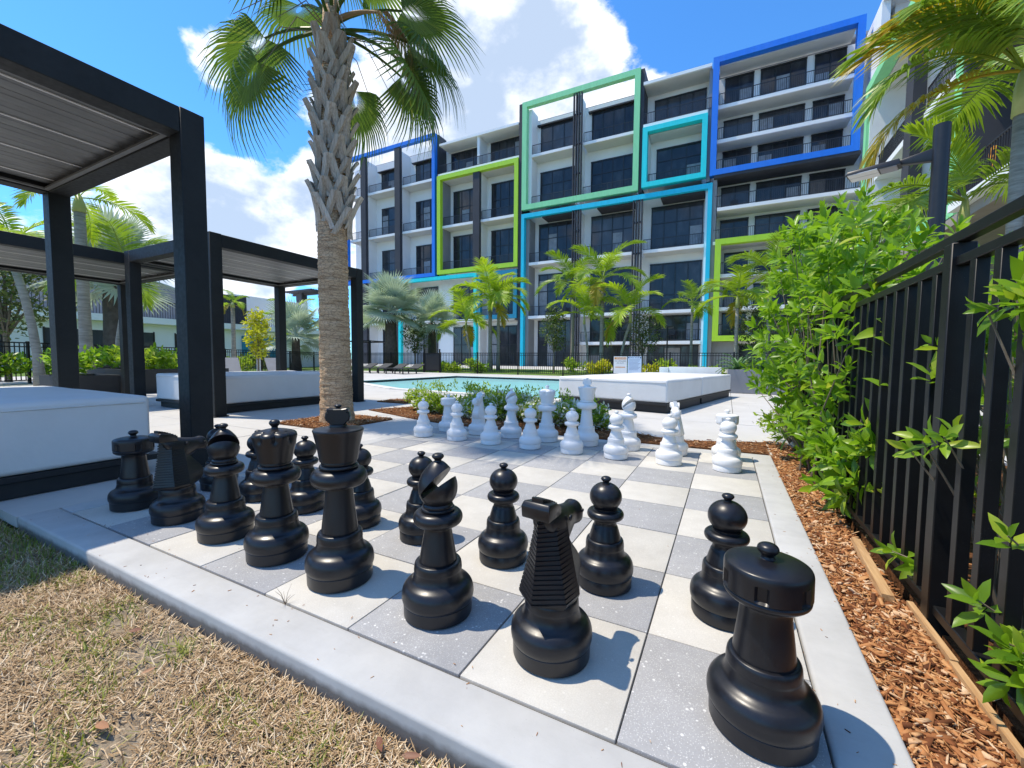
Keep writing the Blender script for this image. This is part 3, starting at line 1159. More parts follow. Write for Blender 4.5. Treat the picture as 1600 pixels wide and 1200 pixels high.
            rings.append([(0, back, zz), (w, bk, zz), (sw, sh, zz), (bw, br, zz), (-bw, br, zz), (-sw, sh, zz), (-w, bk, zz)])
        vs = [p for r in rings for p in r]
        fs = [tuple(range(6, -1, -1)), tuple((len(rings) - 1) * 7 + k for k in range(7))]
        for i in range(len(rings) - 1):
            fs += [(i * 7 + k, i * 7 + (k + 1) % 7, (i + 1) * 7 + (k + 1) % 7, (i + 1) * 7 + k) for k in range(7)]
        o = MB().add(vs, fs).build('neck', mat)
        parts.append(('neck', o.data))
        bpy.data.objects.remove(o)
        parts.append(('collar', lathe_mesh('collar', [(0, zb - .004, 1), (.070, zb - .004, 1), (.0715, zb + .004), (.064, zb + .012, 1), (0, zb + .012, 1)], mat)))
        # head lofted from poll to muzzle: (y, z centre, half width, half height)
        st = [(-.066, .396, .018, .010), (-.056, .390, .030, .026), (-.020, .374, .037, .046), (.022, .356, .038, .056), (.060, .360, .031, .044),
              (.090, .367, .0265, .034), (.115, .368, .0295, .036), (.132, .364, .028, .030), (.140, .362, .016, .016)]
        den = []
        for i in range(len(st) - 1):
            p0, p1, p2, p3 = st[max(i - 1, 0)], st[i], st[i + 1], st[min(i + 2, len(st) - 1)]
            for k in range(4):
                q_ = k / 4
                den.append(tuple(0.5 * (2 * p1[j] + (p2[j] - p0[j]) * q_ + (2 * p0[j] - 5 * p1[j] + 4 * p2[j] - p3[j]) * q_ ** 2 + (3 * p1[j] - p0[j] - 3 * p2[j] + p3[j]) * q_ ** 3) for j in range(4)))
        den.append(st[-1])
        vs, fs = [], []
        NS = 22
        for (yy, zc, hw, hh) in den:
            for k in range(NS):
                a_ = 2 * PI * k / NS
                ca, sa = math.cos(a_), math.sin(a_)
                e = 2 / 3.0
                tap = 1.0 - .22 * max(0, sa)                       # narrower bridge of the nose
                vs.append((hw * tap * math.copysign(abs(ca) ** e, ca), yy, zc + hh * math.copysign(abs(sa) ** e, sa)))
        for i in range(len(den) - 1):
            fs += [(i * NS + k, i * NS + (k + 1) % NS, (i + 1) * NS + (k + 1) % NS, (i + 1) * NS + k) for k in range(NS)]
        fs += [tuple(range(NS - 1, -1, -1)), tuple((len(den) - 1) * NS + k for k in range(NS))]
        o = MB().add(vs, fs).build('head', mat, smooth=True, angle=50)
        parts.append(('head', o.data))
        bpy.data.objects.remove(o)
        # squared crest over the poll, sloping forward
        m = MB()
        pr = [(-.094, .404), (-.096, .436), (-.088, .449), (-.040, .441), (-.012, .424), (-.004, .400)]
        wd = [.042, .044, .039, .037, .034, .030]
        n = len(pr)
        vs = [(w, yy, zz) for (yy, zz), w in zip(pr, wd)] + [(-w, yy, zz) for (yy, zz), w in zip(pr, wd)]
        fs = [tuple(range(n)), tuple(range(2 * n - 1, n - 1, -1))] + [((i + 1) % n, i, n + i, n + (i + 1) % n) for i in range(n)]
        o = m.add(vs, fs).build('crest', mat, bevel=.004, bseg=2)
        parts.append(('crest', o.data))
        bpy.data.objects.remove(o)
        m = MB()
        for q in range(7):
            yy = -.084 + q * .0115
            m.box(-.0165, .0165, yy, yy + .008, .40, .459 - .0030 * q - .0003 * q * q)
        m.box(-.016, .016, -.0795, .000, .40, .424)
        o = m.build('mane', mat)
        parts.append(('mane', o.data))
        bpy.data.objects.remove(o)
        m = MB()
        for s in (-1, 1):
            vs, fs = lathe_geo(smooth_profile([(0, 0), (.007, .001), (.0085, .004), (.006, .007), (0, .008)], 3), 14)
            vs = [(s * (.036 + z), .030 + x, .382 + y) for x, y, z in vs]
            m.add(vs, fs if s > 0 else [tuple(reversed(f)) for f in fs])
            vs, fs = lathe_geo(smooth_profile([(0, 0), (.006, .001), (.006, .004), (0, .005)], 3), 12)
            vs = [(s * (.029 + z), .122 + x, .374 + y * .8) for x, y, z in vs]
            m.add(vs, fs if s > 0 else [tuple(reversed(f)) for f in fs])
        o = m.build('eye', mat, smooth=True)
        parts.append(('eye', o.data))
        bpy.data.objects.remove(o)
    return parts


PIECES = {}
for colour, mat in (('black', 'black_plastic'), ('white', 'white_plastic')):
    for kind in ('king', 'queen', 'bishop', 'knight', 'rook', 'pawn'):
        PIECES[colour, kind] = piece_meshes(kind, mat)


def place_piece(colour, kind, u, v, rz, label):
    t = empty('chess_' + kind, (u * T, v * T, 0.002), rz, label, 'chess ' + kind, '%s chess pieces' % colour)
    for nm, me in PIECES[colour, kind]:
        meshobj(nm, me, t)
    return t


D = rad
place_piece('black', 'rook', 7.69, 0.485, 0.35, 'tall black rook in the corner nearest the camera beside the fence mulch')
place_piece('black', 'knight', 6.44, 0.48, D(-8), 'black knight with ridged mane next to the nearest rook')
place_piece('black', 'bishop', 5.46, 0.50, D(8), 'black bishop with gaping mitre slot between knight and black king')
place_piece('black', 'king', 4.37, 0.48, D(40), 'black king with block cross, tallest black piece')
place_piece('black', 'queen', 3.43, 0.50, 0.2, 'black queen with scalloped crown beside the black king')
place_piece('black', 'bishop', 2.47, 0.53, D(-30), 'black bishop beside the black queen on the pergola side')
place_piece('black', 'knight', 1.44, 0.53, D(6), 'black knight seen in profile in the pergola shade')
place_piece('black', 'rook', 0.42, 0.50, 0.9, 'black rook in the shaded corner beside the white daybed')
PW = [(0.50, 'the shaded corner rook'), (1.50, 'the shaded black knight'), (2.44, 'the black bishop on the pergola side'), (3.46, 'the black queen'),
      (4.42, 'the black king'), (5.50, 'the slotted bishop nearest the camera'), (6.50, 'the ridged knight nearest the camera'), (7.50, 'the rook nearest the camera')]
PWU = [0.50, 1.52, 2.50, 3.52, 4.44, 5.50, 6.53, 7.50]
PWV = [1.50, 1.50, 1.52, 1.50, 1.54, 1.52, 1.54, 1.52]
for q, (_, who) in enumerate(PW):
    place_piece('black', 'pawn', PWU[q], PWV[q], 0.3 * q, 'black pawn standing in front of ' + who)
WB = [('rook', 0.50, 'white rook farthest from the fence, in the palm shade'), ('knight', 1.50, 'white knight in the palm shade beside the white rook'),
      ('bishop', 2.50, 'white bishop in the palm shade against the flowers'), ('queen', 3.50, 'white queen with flared crown before the flowering hedge'),
      ('king', 4.52, 'white king with cross, tallest white piece'), ('bishop', 5.50, 'sunlit white bishop between white king and knight'),
      ('knight', 6.50, 'sunlit white knight seen from the front'), ('rook', 7.50, 'sunlit white rook at the mulch corner')]
for kind, u, lab in WB:
    place_piece('white', kind, u, 7.52, D(180) + (0.2 if kind != 'bishop' else D(160)), lab)
WP = [(0.42, 'the shaded white rook'), (1.48, 'the shaded white knight'), (2.46, 'the shaded white bishop'), (3.50, 'the white queen'),
      (4.50, 'the white king'), (5.46, 'the sunlit white bishop'), (6.50, 'the sunlit white knight'), (7.52, 'the sunlit white rook')]
for q, (u, who) in enumerate(WP):
    place_piece('white', 'pawn', u, 6.52, 0.2 * q, 'white pawn standing in front of ' + who)

# ------------------------------------------------------------------ pergolas with louvred roofs
t = NT('dark_metal')
v = t.coords('World')
t.set(color=t.ramp(t.noise(v, 4, 5), [(0.3, (0.0135, 0.0155, 0.0165)), (0.7, (0.019, 0.0215, 0.0225))]), rough=t.ramp(t.noise(v, 30, 5), [(0.3, 0.5), (0.7, 0.66)]), spec=0.25)
t.bump(t.noise(v, 900, 2, 0.5), 0.12, 0.0006)
simple('louvre_metal', (0.115, 0.12, 0.118), (0.15, 0.155, 0.152), 5, 0.45, coord='World')
simple('gap_light_paint', (0.74, 0.74, 0.72), (0.82, 0.82, 0.80), 5, 0.35, coord='World')  # pale colour standing in for daylight between the louvres
simple('plinth_black', (0.008, 0.008, 0.009), (0.014, 0.014, 0.015), 12, 0.55, coord='World')
t = NT('cushion_vinyl')
v = t.coords('World')
t.set(color=t.ramp(t.noise(v, 2.2, 7, 0.6), [(0.3, (0.64, 0.635, 0.62)), (0.7, (0.71, 0.705, 0.69))]), rough=0.55, spec=0.35)
t.bump(t.math('ADD', t.noise(v, 3.0, 4, 0.6), t.math('MULTIPLY', t.noise(v, 420, 2), 0.03)), 0.35, 0.02)


def pergola(x0, x1, y0, y1, label, top=2.57, post=0.155, deep=0.175):
    r = empty('pergola', ((x0 + x1) / 2, (y0 + y1) / 2, 0), 0, label, 'pergola', 'black louvred pergolas by the pool')
    cx, cy = (x0 + x1) / 2, (y0 + y1) / 2
    X0, X1, Y0, Y1 = x0 - cx, x1 - cx, y0 - cy, y1 - cy
    z0 = top - deep
    for (px, py) in ((X1 - post, Y1 - post), (X0, Y1 - post), (X1 - post, Y0), (X0, Y0)):
        p = box('post', px, px + post, py, py + post, 0.0, top + 0.004, 'dark_metal', r, 0.004, 1)
        box('base_plate', px - 0.02, px + post + 0.02, py - 0.02, py + post + 0.02, 0.0, 0.012, 'dark_metal', p, 0.002, 1)
    for xx in (X0 + 0.003, X1 - post + 0.003):
        box('beam', xx, xx + post - 0.006, Y0 + post + .001, Y1 - post - .001, z0, top, 'dark_metal', r, 0.004, 1)
    for yy in (Y0 + 0.003, Y1 - post + 0.003):
        box('beam', X0 + post + .001, X1 - post - .001, yy, yy + post - 0.006, z0, top, 'dark_metal', r, 0.004, 1)
    # gutter ledge inside the ring
    w = 0.035
    for (a, b, c, d) in ((X0 + post, X0 + post + w, Y0 + post, Y1 - post), (X1 - post - w, X1 - post, Y0 + post, Y1 - post)):
        box('gutter', a, b, c, d, z0 + 0.012, z0 + 0.028, 'louvre_metal', r)
    for (a, b, c, d) in ((X0 + post + w, X1 - post - w, Y0 + post, Y0 + post + w), (X0 + post + w, X1 - post - w, Y1 - post - w, Y1 - post)):
        box('gutter', a, b, c, d, z0 + 0.012, z0 + 0.028, 'louvre_metal', r)
    span = X1 - X0 - 2 * post
    n = 11
    pitch = span / n
    me = None
    for k in range(n):
        gap = 0.007 if k % 3 == 2 else 0.0015
        xa = X0 + post + k * pitch
        L0, L1 = Y0 + post + 0.004, Y1 - post - 0.004
        h = z0 + 0.075
        m = MB()
        wdt = pitch - gap
        # blade: shallow inverted tray
        prof = [(0, 0), (wdt * .30, -.006), (wdt * .34, -.010), (wdt * .66, -.010), (wdt * .70, -.006), (wdt, 0), (wdt, .03), (0, .03)]
        vs = [(xa + a, L0, h + b) for a, b in prof] + [(xa + a, L1, h + b) for a, b in prof]
        q = len(prof)
        m.add(vs, [tuple(range(q)), tuple(range(2 * q - 1, q - 1, -1))] + [((i + 1) % q, i, q + i, q + (i + 1) % q) for i in range(q)])
        sl = m.build('slat', 'louvre_metal', r)
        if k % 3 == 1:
            box('gap_light_strip', xa - .007, xa + .006, L0 + .01, L1 - .01, h - .013, h - .0075, 'gap_light_paint', sl)  # bright line of daylight through the slat gap, painted as a pale strip
    return r


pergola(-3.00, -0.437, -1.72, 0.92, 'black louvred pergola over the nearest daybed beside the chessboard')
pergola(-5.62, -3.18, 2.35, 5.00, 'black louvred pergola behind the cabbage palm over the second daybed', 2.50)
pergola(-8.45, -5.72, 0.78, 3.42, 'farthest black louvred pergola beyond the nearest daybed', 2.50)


def cushion(name, x0, x1, y0, y1, z0, z1, parent):
    """foam block with soft edges and slightly crowned faces"""
    bm = bmesh.new()
    bmesh.ops.create_cube(bm, size=1.0)
    for vtx in bm.verts:
        vtx.co = Vector((x0 + (vtx.co.x + .5) * (x1 - x0), y0 + (vtx.co.y + .5) * (y1 - y0), z0 + (vtx.co.z + .5) * (z1 - z0)))
    bmesh.ops.bevel(bm, geom=bm.edges[:], offset=0.035, segments=5, profile=0.6, affect='EDGES')
    bmesh.ops.subdivide_edges(bm, edges=[e for e in bm.edges if e.calc_length() > 0.3], cuts=8, use_grid_fill=True)
    cx, cy = (x0 + x1) / 2, (y0 + y1) / 2
    for vtx in bm.verts:
        p = vtx.co
        ax, ay = 1 - min(1, abs(p.x - cx) / ((x1 - x0) / 2)) ** 4, 1 - min(1, abs(p.y - cy) / ((y1 - y0) / 2)) ** 4
        s = (p.z - z0) / (z1 - z0)
        if s > 0.97:
            p.z += 0.012 * ax * ay + 0.006 * mnoise.noise(Vector((p.x * 2.3, p.y * 2.3, 1)))
        else:
            n = 0.006 * mnoise.noise(Vector((p.x * 3, p.y * 3, p.z * 5)))
            if abs(p.x - x0) < .002 or abs(p.x - x1) < .002:
                p.x += (n + .006 * ay) * (1 if p.x > cx else -1)
            if abs(p.y - y0) < .002 or abs(p.y - y1) < .002:
                p.y += (n + .006 * ax) * (1 if p.y > cy else -1)
    for f in bm.faces:
        f.smooth = True
    me = bpy.data.meshes.new(name)
    bm.to_mesh(me)
    bm.free()
    me.materials.append(MATS['cushion_vinyl'])
    return link(bpy.data.objects.new(name, me), parent)


def daybed(cx, cy, w, l, rz, label, h=0.55, zp=0.12, lip=0.0):
    r = empty('daybed', (cx, cy, 0), rz, label, 'daybed', 'white vinyl daybeds on black plinths')
    cushion('cushion', -w / 2, w / 2, -l / 2, l / 2, zp + 0.012, h, r)
    zs = h - .045
    pp = [(-w / 2 - .006, -l / 2 + .04), (-w / 2 + .04, -l / 2 - .006), (w / 2 - .04, -l / 2 - .006), (w / 2 + .006, -l / 2 + .04),
          (w / 2 + .006, l / 2 - .04), (w / 2 - .04, l / 2 + .006), (-w / 2 + .04, l / 2 + .006), (-w / 2 - .006, l / 2 - .04)]
    MB().tube([(a_, b_, zs) for a_, b_ in pp] + [(pp[0][0], pp[0][1], zs)], .006, 6).build('piping', 'cushion_vinyl', r, smooth=True)
    box('platform', -w / 2 - lip - .002, w / 2 + .002, -l / 2 - .01, l / 2 + 0.06, zp - 0.028, zp + 0.010, 'plinth_black', r, 0.004, 1)
    box('plinth', -w / 2 + 0.02, w / 2 - 0.02, -l / 2 + 0.05, l / 2 - 0.03, 0.0, zp - 0.0285, 'plinth_black', r, 0.004, 1)
    return r


daybed(-1.515, -0.42, 1.90, 2.0, 0, 'big white daybed under the nearest pergola beside the black rook')
daybed(-4.40, 3.70, 1.82, 2.25, 0, 'white daybed under the pergola behind the cabbage palm')
a = rad(-12)
ux, uy = Vector((math.cos(a), math.sin(a))), Vector((-math.sin(a), math.cos(a)))
c0 = Vector((2.22, 6.02))
for (l0, l1, lab) in ((0.0, 1.92, 'white double daybed block in the sun behind the white king'), (1.96, 4.35, 'second white daybed adjoining the sunlit one, next to the grey planter')):
    c = c0 - ux * 1.0 + uy * (l0 + l1) / 2
    daybed(c.x, c.y, 2.0, l1 - l0, a, lab, 0.525, 0.15)
# white pool wall with low ledge beyond
simple('white_stucco', (0.66, 0.655, 0.64), (0.74, 0.735, 0.72), 3, 0.85, 0.2, 0.004, coord='World')
r = empty('low_wall', (1.9, 17.2, 0), 0, 'low white wall at the far side of the pool', 'wall')
box('wall_block', -0.95, 0.95, -0.2, 0.2, -0.02, 0.60, 'white_stucco', r, 0.01)
box('ledge', -1.3, -0.955, -0.25, 0.15, -0.02, 0.58, 'white_stucco', r, 0.01)

# planters
simple('planter_grey', (0.20, 0.20, 0.21), (0.25, 0.25, 0.26), 2, 0.8, 0.2, 0.003, coord='World')
simple('planter_dark', (0.022, 0.024, 0.026), (0.032, 0.034, 0.036), 3, 0.7, 0.2, 0.003, coord='World')


def planter(x0, x1, y0, y1, h, mat, label, panel=0.75):
    r = empty('planter', ((x0 + x1) / 2, (y0 + y1) / 2, 0), 0, label, 'planter')
    X, Y = (x1 - x0) / 2, (y1 - y0) / 2
    n = max(1, round(2 * X / panel))
    for k in range(n):
        a0, a1 = -X + 2 * X * k / n + .003, -X + 2 * X * (k + 1) / n - .003
        box('panel', a0, a1, -Y, -Y + .03, 0, h, mat, r, 0.003, 1)
        box('panel', a0, a1, Y - .03, Y, 0, h, mat, r, 0.003, 1)
    n = max(1, round(2 * Y / panel))
    for k in range(n):
        a0, a1 = -Y + .031 + (2 * Y - .062) * k / n + .003, -Y + .031 + (2 * Y - .062) * (k + 1) / n - .003
        box('panel', X - .03, X, a0, a1, 0, h, mat, r, 0.003, 1)
        box('panel', -X, -X + .03, a0, a1, 0, h, mat, r, 0.003, 1)
    box('soil', -X + .03, X - .03, -Y + .03, Y - .03, 0, h - .05, 'soil', r)
    return r


planter(3.05, 7.7, 11.55, 12.5, 0.62, 'planter_grey', 'grey panelled planter with agaves beyond the second white daybed', 0.93)
planter(-9.95, -8.70, 2.45, 3.35, 0.42, 'planter_dark', 'low charcoal planter behind the nearest pergola', 1.3)
planter(-10.9, -8.55, 3.45, 5.5, 0.54, 'planter_dark', 'taller charcoal planter stepping up behind the low one', 1.4)

# ------------------------------------------------------------------ near picket fence
t = NT('fence_paint')
v = t.coords('World')
t.set(color=t.ramp(t.noise(v, 14, 5), [(0.3, (0.006, 0.006, 0.0065)), (0.7, (0.010, 0.010, 0.0105))]), rough=0.42, spec=0.28)
dust = t.math('MULTIPLY', t.ramp(t.noise(v, 420, 3, 0.8), [(0.64, 0.0), (0.72, 1.0)]), t.ramp(t.noise(v, 9, 3), [(0.45, 0.0), (0.7, 0.5)]))
t.set(color=t.mix(dust, t.b.inputs['Base Color'].links[0].from_socket, (0.35, 0.34, 0.32)))
t.bump(t.noise(v, 700, 2), 0.08, 0.0006)
FX = 3.633
fence = empty('picket_fence', (FX, 1.5, 0), 0, 'black metal picket fence along the mulch beside the nearest rook', 'fence')
FY0, FY1 = -1.6 - 1.5, 4.6 - 1.5
for z0, z1 in ((1.183, 1.215), (1.112, 1.140), (0.028, 0.058)):
    box('rail', 0.0, 0.034, FY0, FY1, z0, z1, 'fence_paint', fence, 0.0025, 1)
pm = MB().box(-0.0045, 0.0255, -.0165, .0165, 0.0, 1.108).build('picket', 'fence_paint', None, bevel=0.0015, bseg=1)
p_me = pm.data
bpy.data.objects.remove(pm)
y = 0.905 - 0.1225 * 20
posts_y = [0.905 - 1.85, 0.905, 0.905 + 1.85, 0.905 + 3.7]
while y < 4.55:
    if y > -1.6 and min(abs(y - q) for q in posts_y) > 0.05:
        o = meshobj('picket', p_me, fence)
        o.location = (0.006, y - 1.5, 0.03)
    y += 0.1225
for q in posts_y:
    box('post', -0.012, 0.046, q - 1.5 - .027, q - 1.5 + .027, -0.12, 1.182, 'fence_paint', fence, 0.003, 1)

# ------------------------------------------------------------------ apartment building (front of the frames at y = 42)
simple('stucco_white', (0.82, 0.82, 0.81), (0.88, 0.88, 0.87), 0.6, 0.85, 0.1, 0.01, coord='World')
simple('slab_white', (0.80, 0.80, 0.79), (0.86, 0.86, 0.85), 0.8, 0.8, coord='World')
simple('soffit', (0.62, 0.62, 0.59), (0.68, 0.68, 0.65), 0.8, 0.9, coord='World')
simple('stucco_grey', (0.24, 0.25, 0.26), (0.28, 0.29, 0.30), 0.8, 0.85, coord='World')
simple('stucco_dark', (0.035, 0.037, 0.045), (0.048, 0.05, 0.06), 0.9, 0.75, coord='World')
simple('rail_dark', (0.018, 0.019, 0.024), (0.026, 0.027, 0.032), 2, 0.5, coord='World')
simple('mullion_dark', (0.010, 0.010, 0.012), (0.015, 0.015, 0.018), 2, 0.4, coord='World')
for nm, c in (('paint_blue', (0.008, 0.20, 0.80)), ('paint_lime', (0.46, 0.74, 0.03)), ('paint_mint', (0.30, 0.78, 0.38)), ('paint_cyan', (0.008, 0.74, 0.76)),
              ('paint_teal', (0.006, 0.58, 0.78)), ('paint_petrol', (0.012, 0.24, 0.38))):
    t = NT(nm)
    v = t.coords('World')
    f1 = t.ramp(t.noise(t.mapv(v, (1.6, 1.6, 0.25)), 2.2, 6, 0.65), [(0.3, tuple(q * 0.86 for q in c)), (0.7, c)])
    t.set(color=t.mix(t.ramp(t.noise(v, 0.6, 4), [(0.5, 0.0), (0.8, 0.16)]), f1, tuple(min(1, q * .7 + .12) for q in c)), rough=t.ramp(t.noise(v, 3, 3), [(0.3, 0.42), (0.7, 0.6)]))
t = NT('window_glass')
v = t.coords('World')
r = t.rnd()
inner = t.ramp(t.noise(t.mapv(v, (0.9, 0.9, 0.35)), 1.6, 4), [(0.3, (0.013, 0.014, 0.017)), (0.55, (0.045, 0.047, 0.054)), (0.8, (0.13, 0.135, 0.15))])
t.set(color=inner, rough=0.06, spec=0.42)
t.set(color=t.mix(0.5, inner, t.ramp(r, [(0.0, (0.012, 0.012, 0.016)), (0.65, (0.03, 0.032, 0.038)), (1.0, (0.13, 0.135, 0.15))])))
t.bump(t.noise(v, 0.5, 2), 0.04, 0.05)
simple('curtain', (0.24, 0.245, 0.26), (0.36, 0.365, 0.38), 3, 0.9, coord='World')

BY, WY = 42.0, 44.2
bld = empty('apartment_building', (-18, 44, 0), 0, 'white apartment block with coloured box frames and dark railed balconies', 'building')
OX, OY = -18.0, 44.0


def bp(name, x0, x1, y0, y1, z0, z1, mat, parent=None):
    return box(name, x0 - OX, x1 - OX, y0 - OY, y1 - OY, z0, z1, mat, parent or bld)


def frame_xz(x0, x1, z0, z1, mat, w=0.42, y0=None, y1=None, open_bottom=False, name='box_frame', wv=None):
    y0 = BY if y0 is None else y0
    y1 = BY + 0.55 if y1 is None else y1
    wv = wv or w
    m = MB()
    m.box(x0 - OX, x0 + wv - OX, y0 - OY, y1 - OY, z0, z1)
    m.box(x1 - wv - OX, x1 - OX, y0 - OY, y1 - OY, z0, z1)
    m.box(x0 + wv - OX, x1 - wv - OX, y0 - OY, y1 - OY, z1 - w, z1)
    if not open_bottom:
        m.box(x0 + wv - OX, x1 - wv - OX, y0 - OY, y1 - OY, z0, z0 + w)
    return m.build(name, mat, bld)


def window(x0, x1, z0, z1, y=None, cols=3, transom=None, parent=None):
    y = WY if y is None else y
    g = bp('window', x0, x1, y - 0.05, y - 0.02, z0, z1, 'window_glass', parent)
    m = MB()
    f = 0.07
    ya, yb = y - 0.11 - OY, y - 0.052 - OY
    X = lambda q: q - OX
    m.box(X(x0 - f), X(x1 + f), ya, yb, z0 - .02, z0 + f)
    m.box(X(x0 - f), X(x1 + f), ya, yb, z1 - f, z1 + f)
    for k in range(cols + 1):
        xx = x0 + (x1 - x0) * k / cols
        m.box(X(xx - f * .6), X(xx + f * .6), ya + .006, yb - .003, z0 + f, z1 - f)
    for tz in (transom or []):
        m.box(X(x0 + f * .6), X(x1 - f * .6), ya + .012, yb - .006, tz - f * .6, tz + f * .6)
    m.build('frame', 'mullion_dark', g)
    # drawn curtain behind part of the glass
    if random.random() < 0.6:
        w = (x1 - x0) / cols
        k = random.randrange(cols)
        bp('curtain', x0 + w * k + .06, x0 + w * (k + 1) - .06, y - 0.0515, y - 0.0505, z0 + .1, z0 + (z1 - z0) * random.uniform(.45, .9), 'curtain', g)
    return g


def railing(x0, x1, z, y=None, h=1.08, pitch=0.14, parent=None):
    y = BY + 0.62 if y is None else y
    m = MB()
    X = lambda q: q - OX
    m.box(X(x0), X(x1), y - OY, y + .05 - OY, z + h - .05, z + h)
    m.box(X(x0), X(x1), y + .005 - OY, y + .045 - OY, z + .09, z + .13)
    n = int((x1 - x0) / pitch)
    for k in range(n + 1):
        xx = x0 + (x1 - x0) * k / max(1, n)
        w = .03 if k % 9 == 0 else .0125
        m.box(X(xx - w), X(xx + w), y + .012 - OY, y + .038 - OY, z + .13, z + h - .05)
    o = m.build('railing', 'rail_dark', parent or bld)
    o['kind'] = 'stuff'
    return o


def slab(x0, x1, z, y0=None, y1=None, th=0.30):
    """balcony slab with a pale edge; z is the walking level"""
    y0 = BY + 0.45 if y0 is None else y0
    y1 = WY if y1 is None else y1
    s = bp('balcony_slab', x0, x1, y0, y1, z - th, z, 'slab_white')
    bp('soffit', x0 + .03, x1 - .03, y0 + .12, y1 - .02, z - th - .012, z - th - .002, 'soffit', s)
    return s


def furniture(x, y, z):
    m = MB()
    X, Y = x - OX, y - OY
    m.box(X - .35, X + .35, Y - .35, Y + .35, z + .42, z + .48)
    for a in (-.3, .3):
        for b in (-.3, .3):
            m.box(X + a - .02, X + a + .02, Y + b - .02, Y + b + .02, z, z + .42)
    m.box(X - .35, X + .35, Y + .30, Y + .36, z + .48, z + .95)
    return m.build('balcony_chair', 'rail_dark', bld)


# back wall and carcass
bp('wall', -46, 1.3, WY, WY + 9, 0, 27.9, 'stucco_white')
bp('wall', 1.3, 13.2, WY + .004, WY + 9, 0, 27.2, 'stucco_white')
bp('wall', 13.2, 22, 40.8, WY + 9, 0, 27.2, 'stucco_white')
bp('roof', -46, 22, WY + .3, WY + 8.7, 27.9, 28.15, 'stucco_grey')

LEV = [5.75, 11.65, 17.55, 23.5]
# --- section A: blue open-topped frame, dark fins
finsA = [(-42.62, -41.72), (-36.5, -35.62)]
for a, b in finsA:
    bp('fin', a, b, BY + .02, BY + .5, 0, 28.2, 'stucco_dark')
    bp('party_wall', a + .1, b - .1, BY + .5, WY, 0, 27.9, 'stucco_white')
bp('party_wall', -30.15, -29.75, BY + .56, WY, 11.3, 28.65, 'stucco_dark')
frame_xz(-45.7, -29.95, 11.25, 28.7, 'paint_blue', 0.45)
baysA = [(-45.2, -42.62), (-41.72, -36.5), (-35.62, -30.4)]
for a, b in baysA:
    for i, z in enumerate(LEV):
        if z > 11:
            slab(a + .02, b - .02, z)
            railing(a + .05, b - .05, z)
            ztop = {11.65: 15.9, 17.55: 21.7, 23.5: 26.5}[z]
            window(a + 1.0, b - .7, z + .02, ztop, cols=3, transom=[z + 2.5] if ztop - z > 3.5 else None)
        else:
            slab(a + .02, b - .02, z)
            railing(a + .05, b - .05, z)
            window(a + 1.0, b - .7, z + .02, 10.3, cols=3, transom=[z + 2.6])
    window(a + 1.0, b - .7, .1, 4.9, cols=3, transom=[2.7])
    bp('canopy', a + .6, b - .4, WY - .5, WY - .02, 26.62, 26.74, 'rail_dark')
# --- section B: lime box frame, roofed loft above
frame_xz(-29.62, -18.4, 11.4, 23.35, 'paint_lime', 0.5)
bp('side_panel', -18.36, -17.95, BY + .1, WY, 0, 29.0, 'stucco_dark')
bp('fin', -24.41, -23.52, BY + .1, BY + .55, 11.9, 22.85, 'stucco_dark')
bp('party_wall', -24.3, -23.62, BY + .55, WY, 0, 23.4, 'stucco_white')
bp('party_wall', -29.6, -29.1, BY + .56, WY, 11.9, 22.9, 'stucco_grey')
for a, b in ((-29.1, -24.41), (-23.52, -18.9)):
    for z, zt in ((11.95, 16.4), (17.4, 21.95)):
        slab(a, b, z)
        railing(a + .03, b - .03, z)
        window(a + .55, b - .55, z + .02, zt, cols=3, transom=[z + 2.6])
    window(a + .55, b - .55, .1, 4.9, cols=3, transom=[2.7])
    window(a + .55, b - .55, 5.8, 10.2, cols=3, transom=[8.3])
    slab(a, b, LEV[0])
    railing(a, b, LEV[0])
bp('roof_slab', -29.3, -18.45, BY + .1, WY, 26.95, 27.2, 'slab_white')
bp('soffit', -29.2, -18.5, BY + .2, WY - .02, 22.86, 22.90, 'soffit')
slab(-29.6, -18.4, 23.65, BY + .2)
railing(-29.6, -18.5, 23.65, BY + .3)
bp('party_wall', -23.98, -23.66, BY + .35, WY, 23.65, 26.95, 'slab_white')
window(-28.9, -24.6, 23.7, 26.7, cols=4)
window(-23.1, -18.9, 23.7, 26.75, cols=4)
# --- section C: mint frame with louvred fin
frame_xz(-17.95, -5.3, 17.5, 29.05, 'paint_mint', 0.55)
bp('side_panel', -5.28, -4.95, BY + .15, WY, 17.3, 28.95, 'stucco_dark')
bp('party_wall', -17.4, -17.0, BY + .56, WY, 17.6, 28.4, 'stucco_white')


def louvre_fin(x0, x1, z0, z1):
    f = bp('fin_core', x0 + .3, x1 - .3, BY + .35, WY, z0, z1, 'stucco_white')
    w = (x1 - x0) / 7
    for k in range(4):
        bp('fin_blade', x0 + 2 * k * w, x0 + 2 * k * w + w * .8, BY + .02, BY + .34, z0, z1, 'stucco_dark', f)
    z = z0 + 2.4
    while z < z1:
        bp('fin_rail', x0 + .02, x1 - .02, BY + .10, BY + .30, z, z + .12, 'rail_dark', f)
        z += 3.0


louvre_fin(-12.08, -11.1, 17.9, 28.4)
for a, b in ((-17.0, -12.1), (-11.08, -5.75)):
    for z, zt in ((17.95, 22.05), (23.5, 27.0)):
        slab(a, b, z, th=.28)
        railing(a + .02, b - .02, z)
        window(a + .45, b - .35, z + .02, zt, cols=3 if b - a < 5 else 4, transom=[z + 2.75] if zt - z > 3.6 else None)
    bp('canopy', a + .1, b - .1, WY - .45, WY - .02, 27.12, 27.26, 'rail_dark')
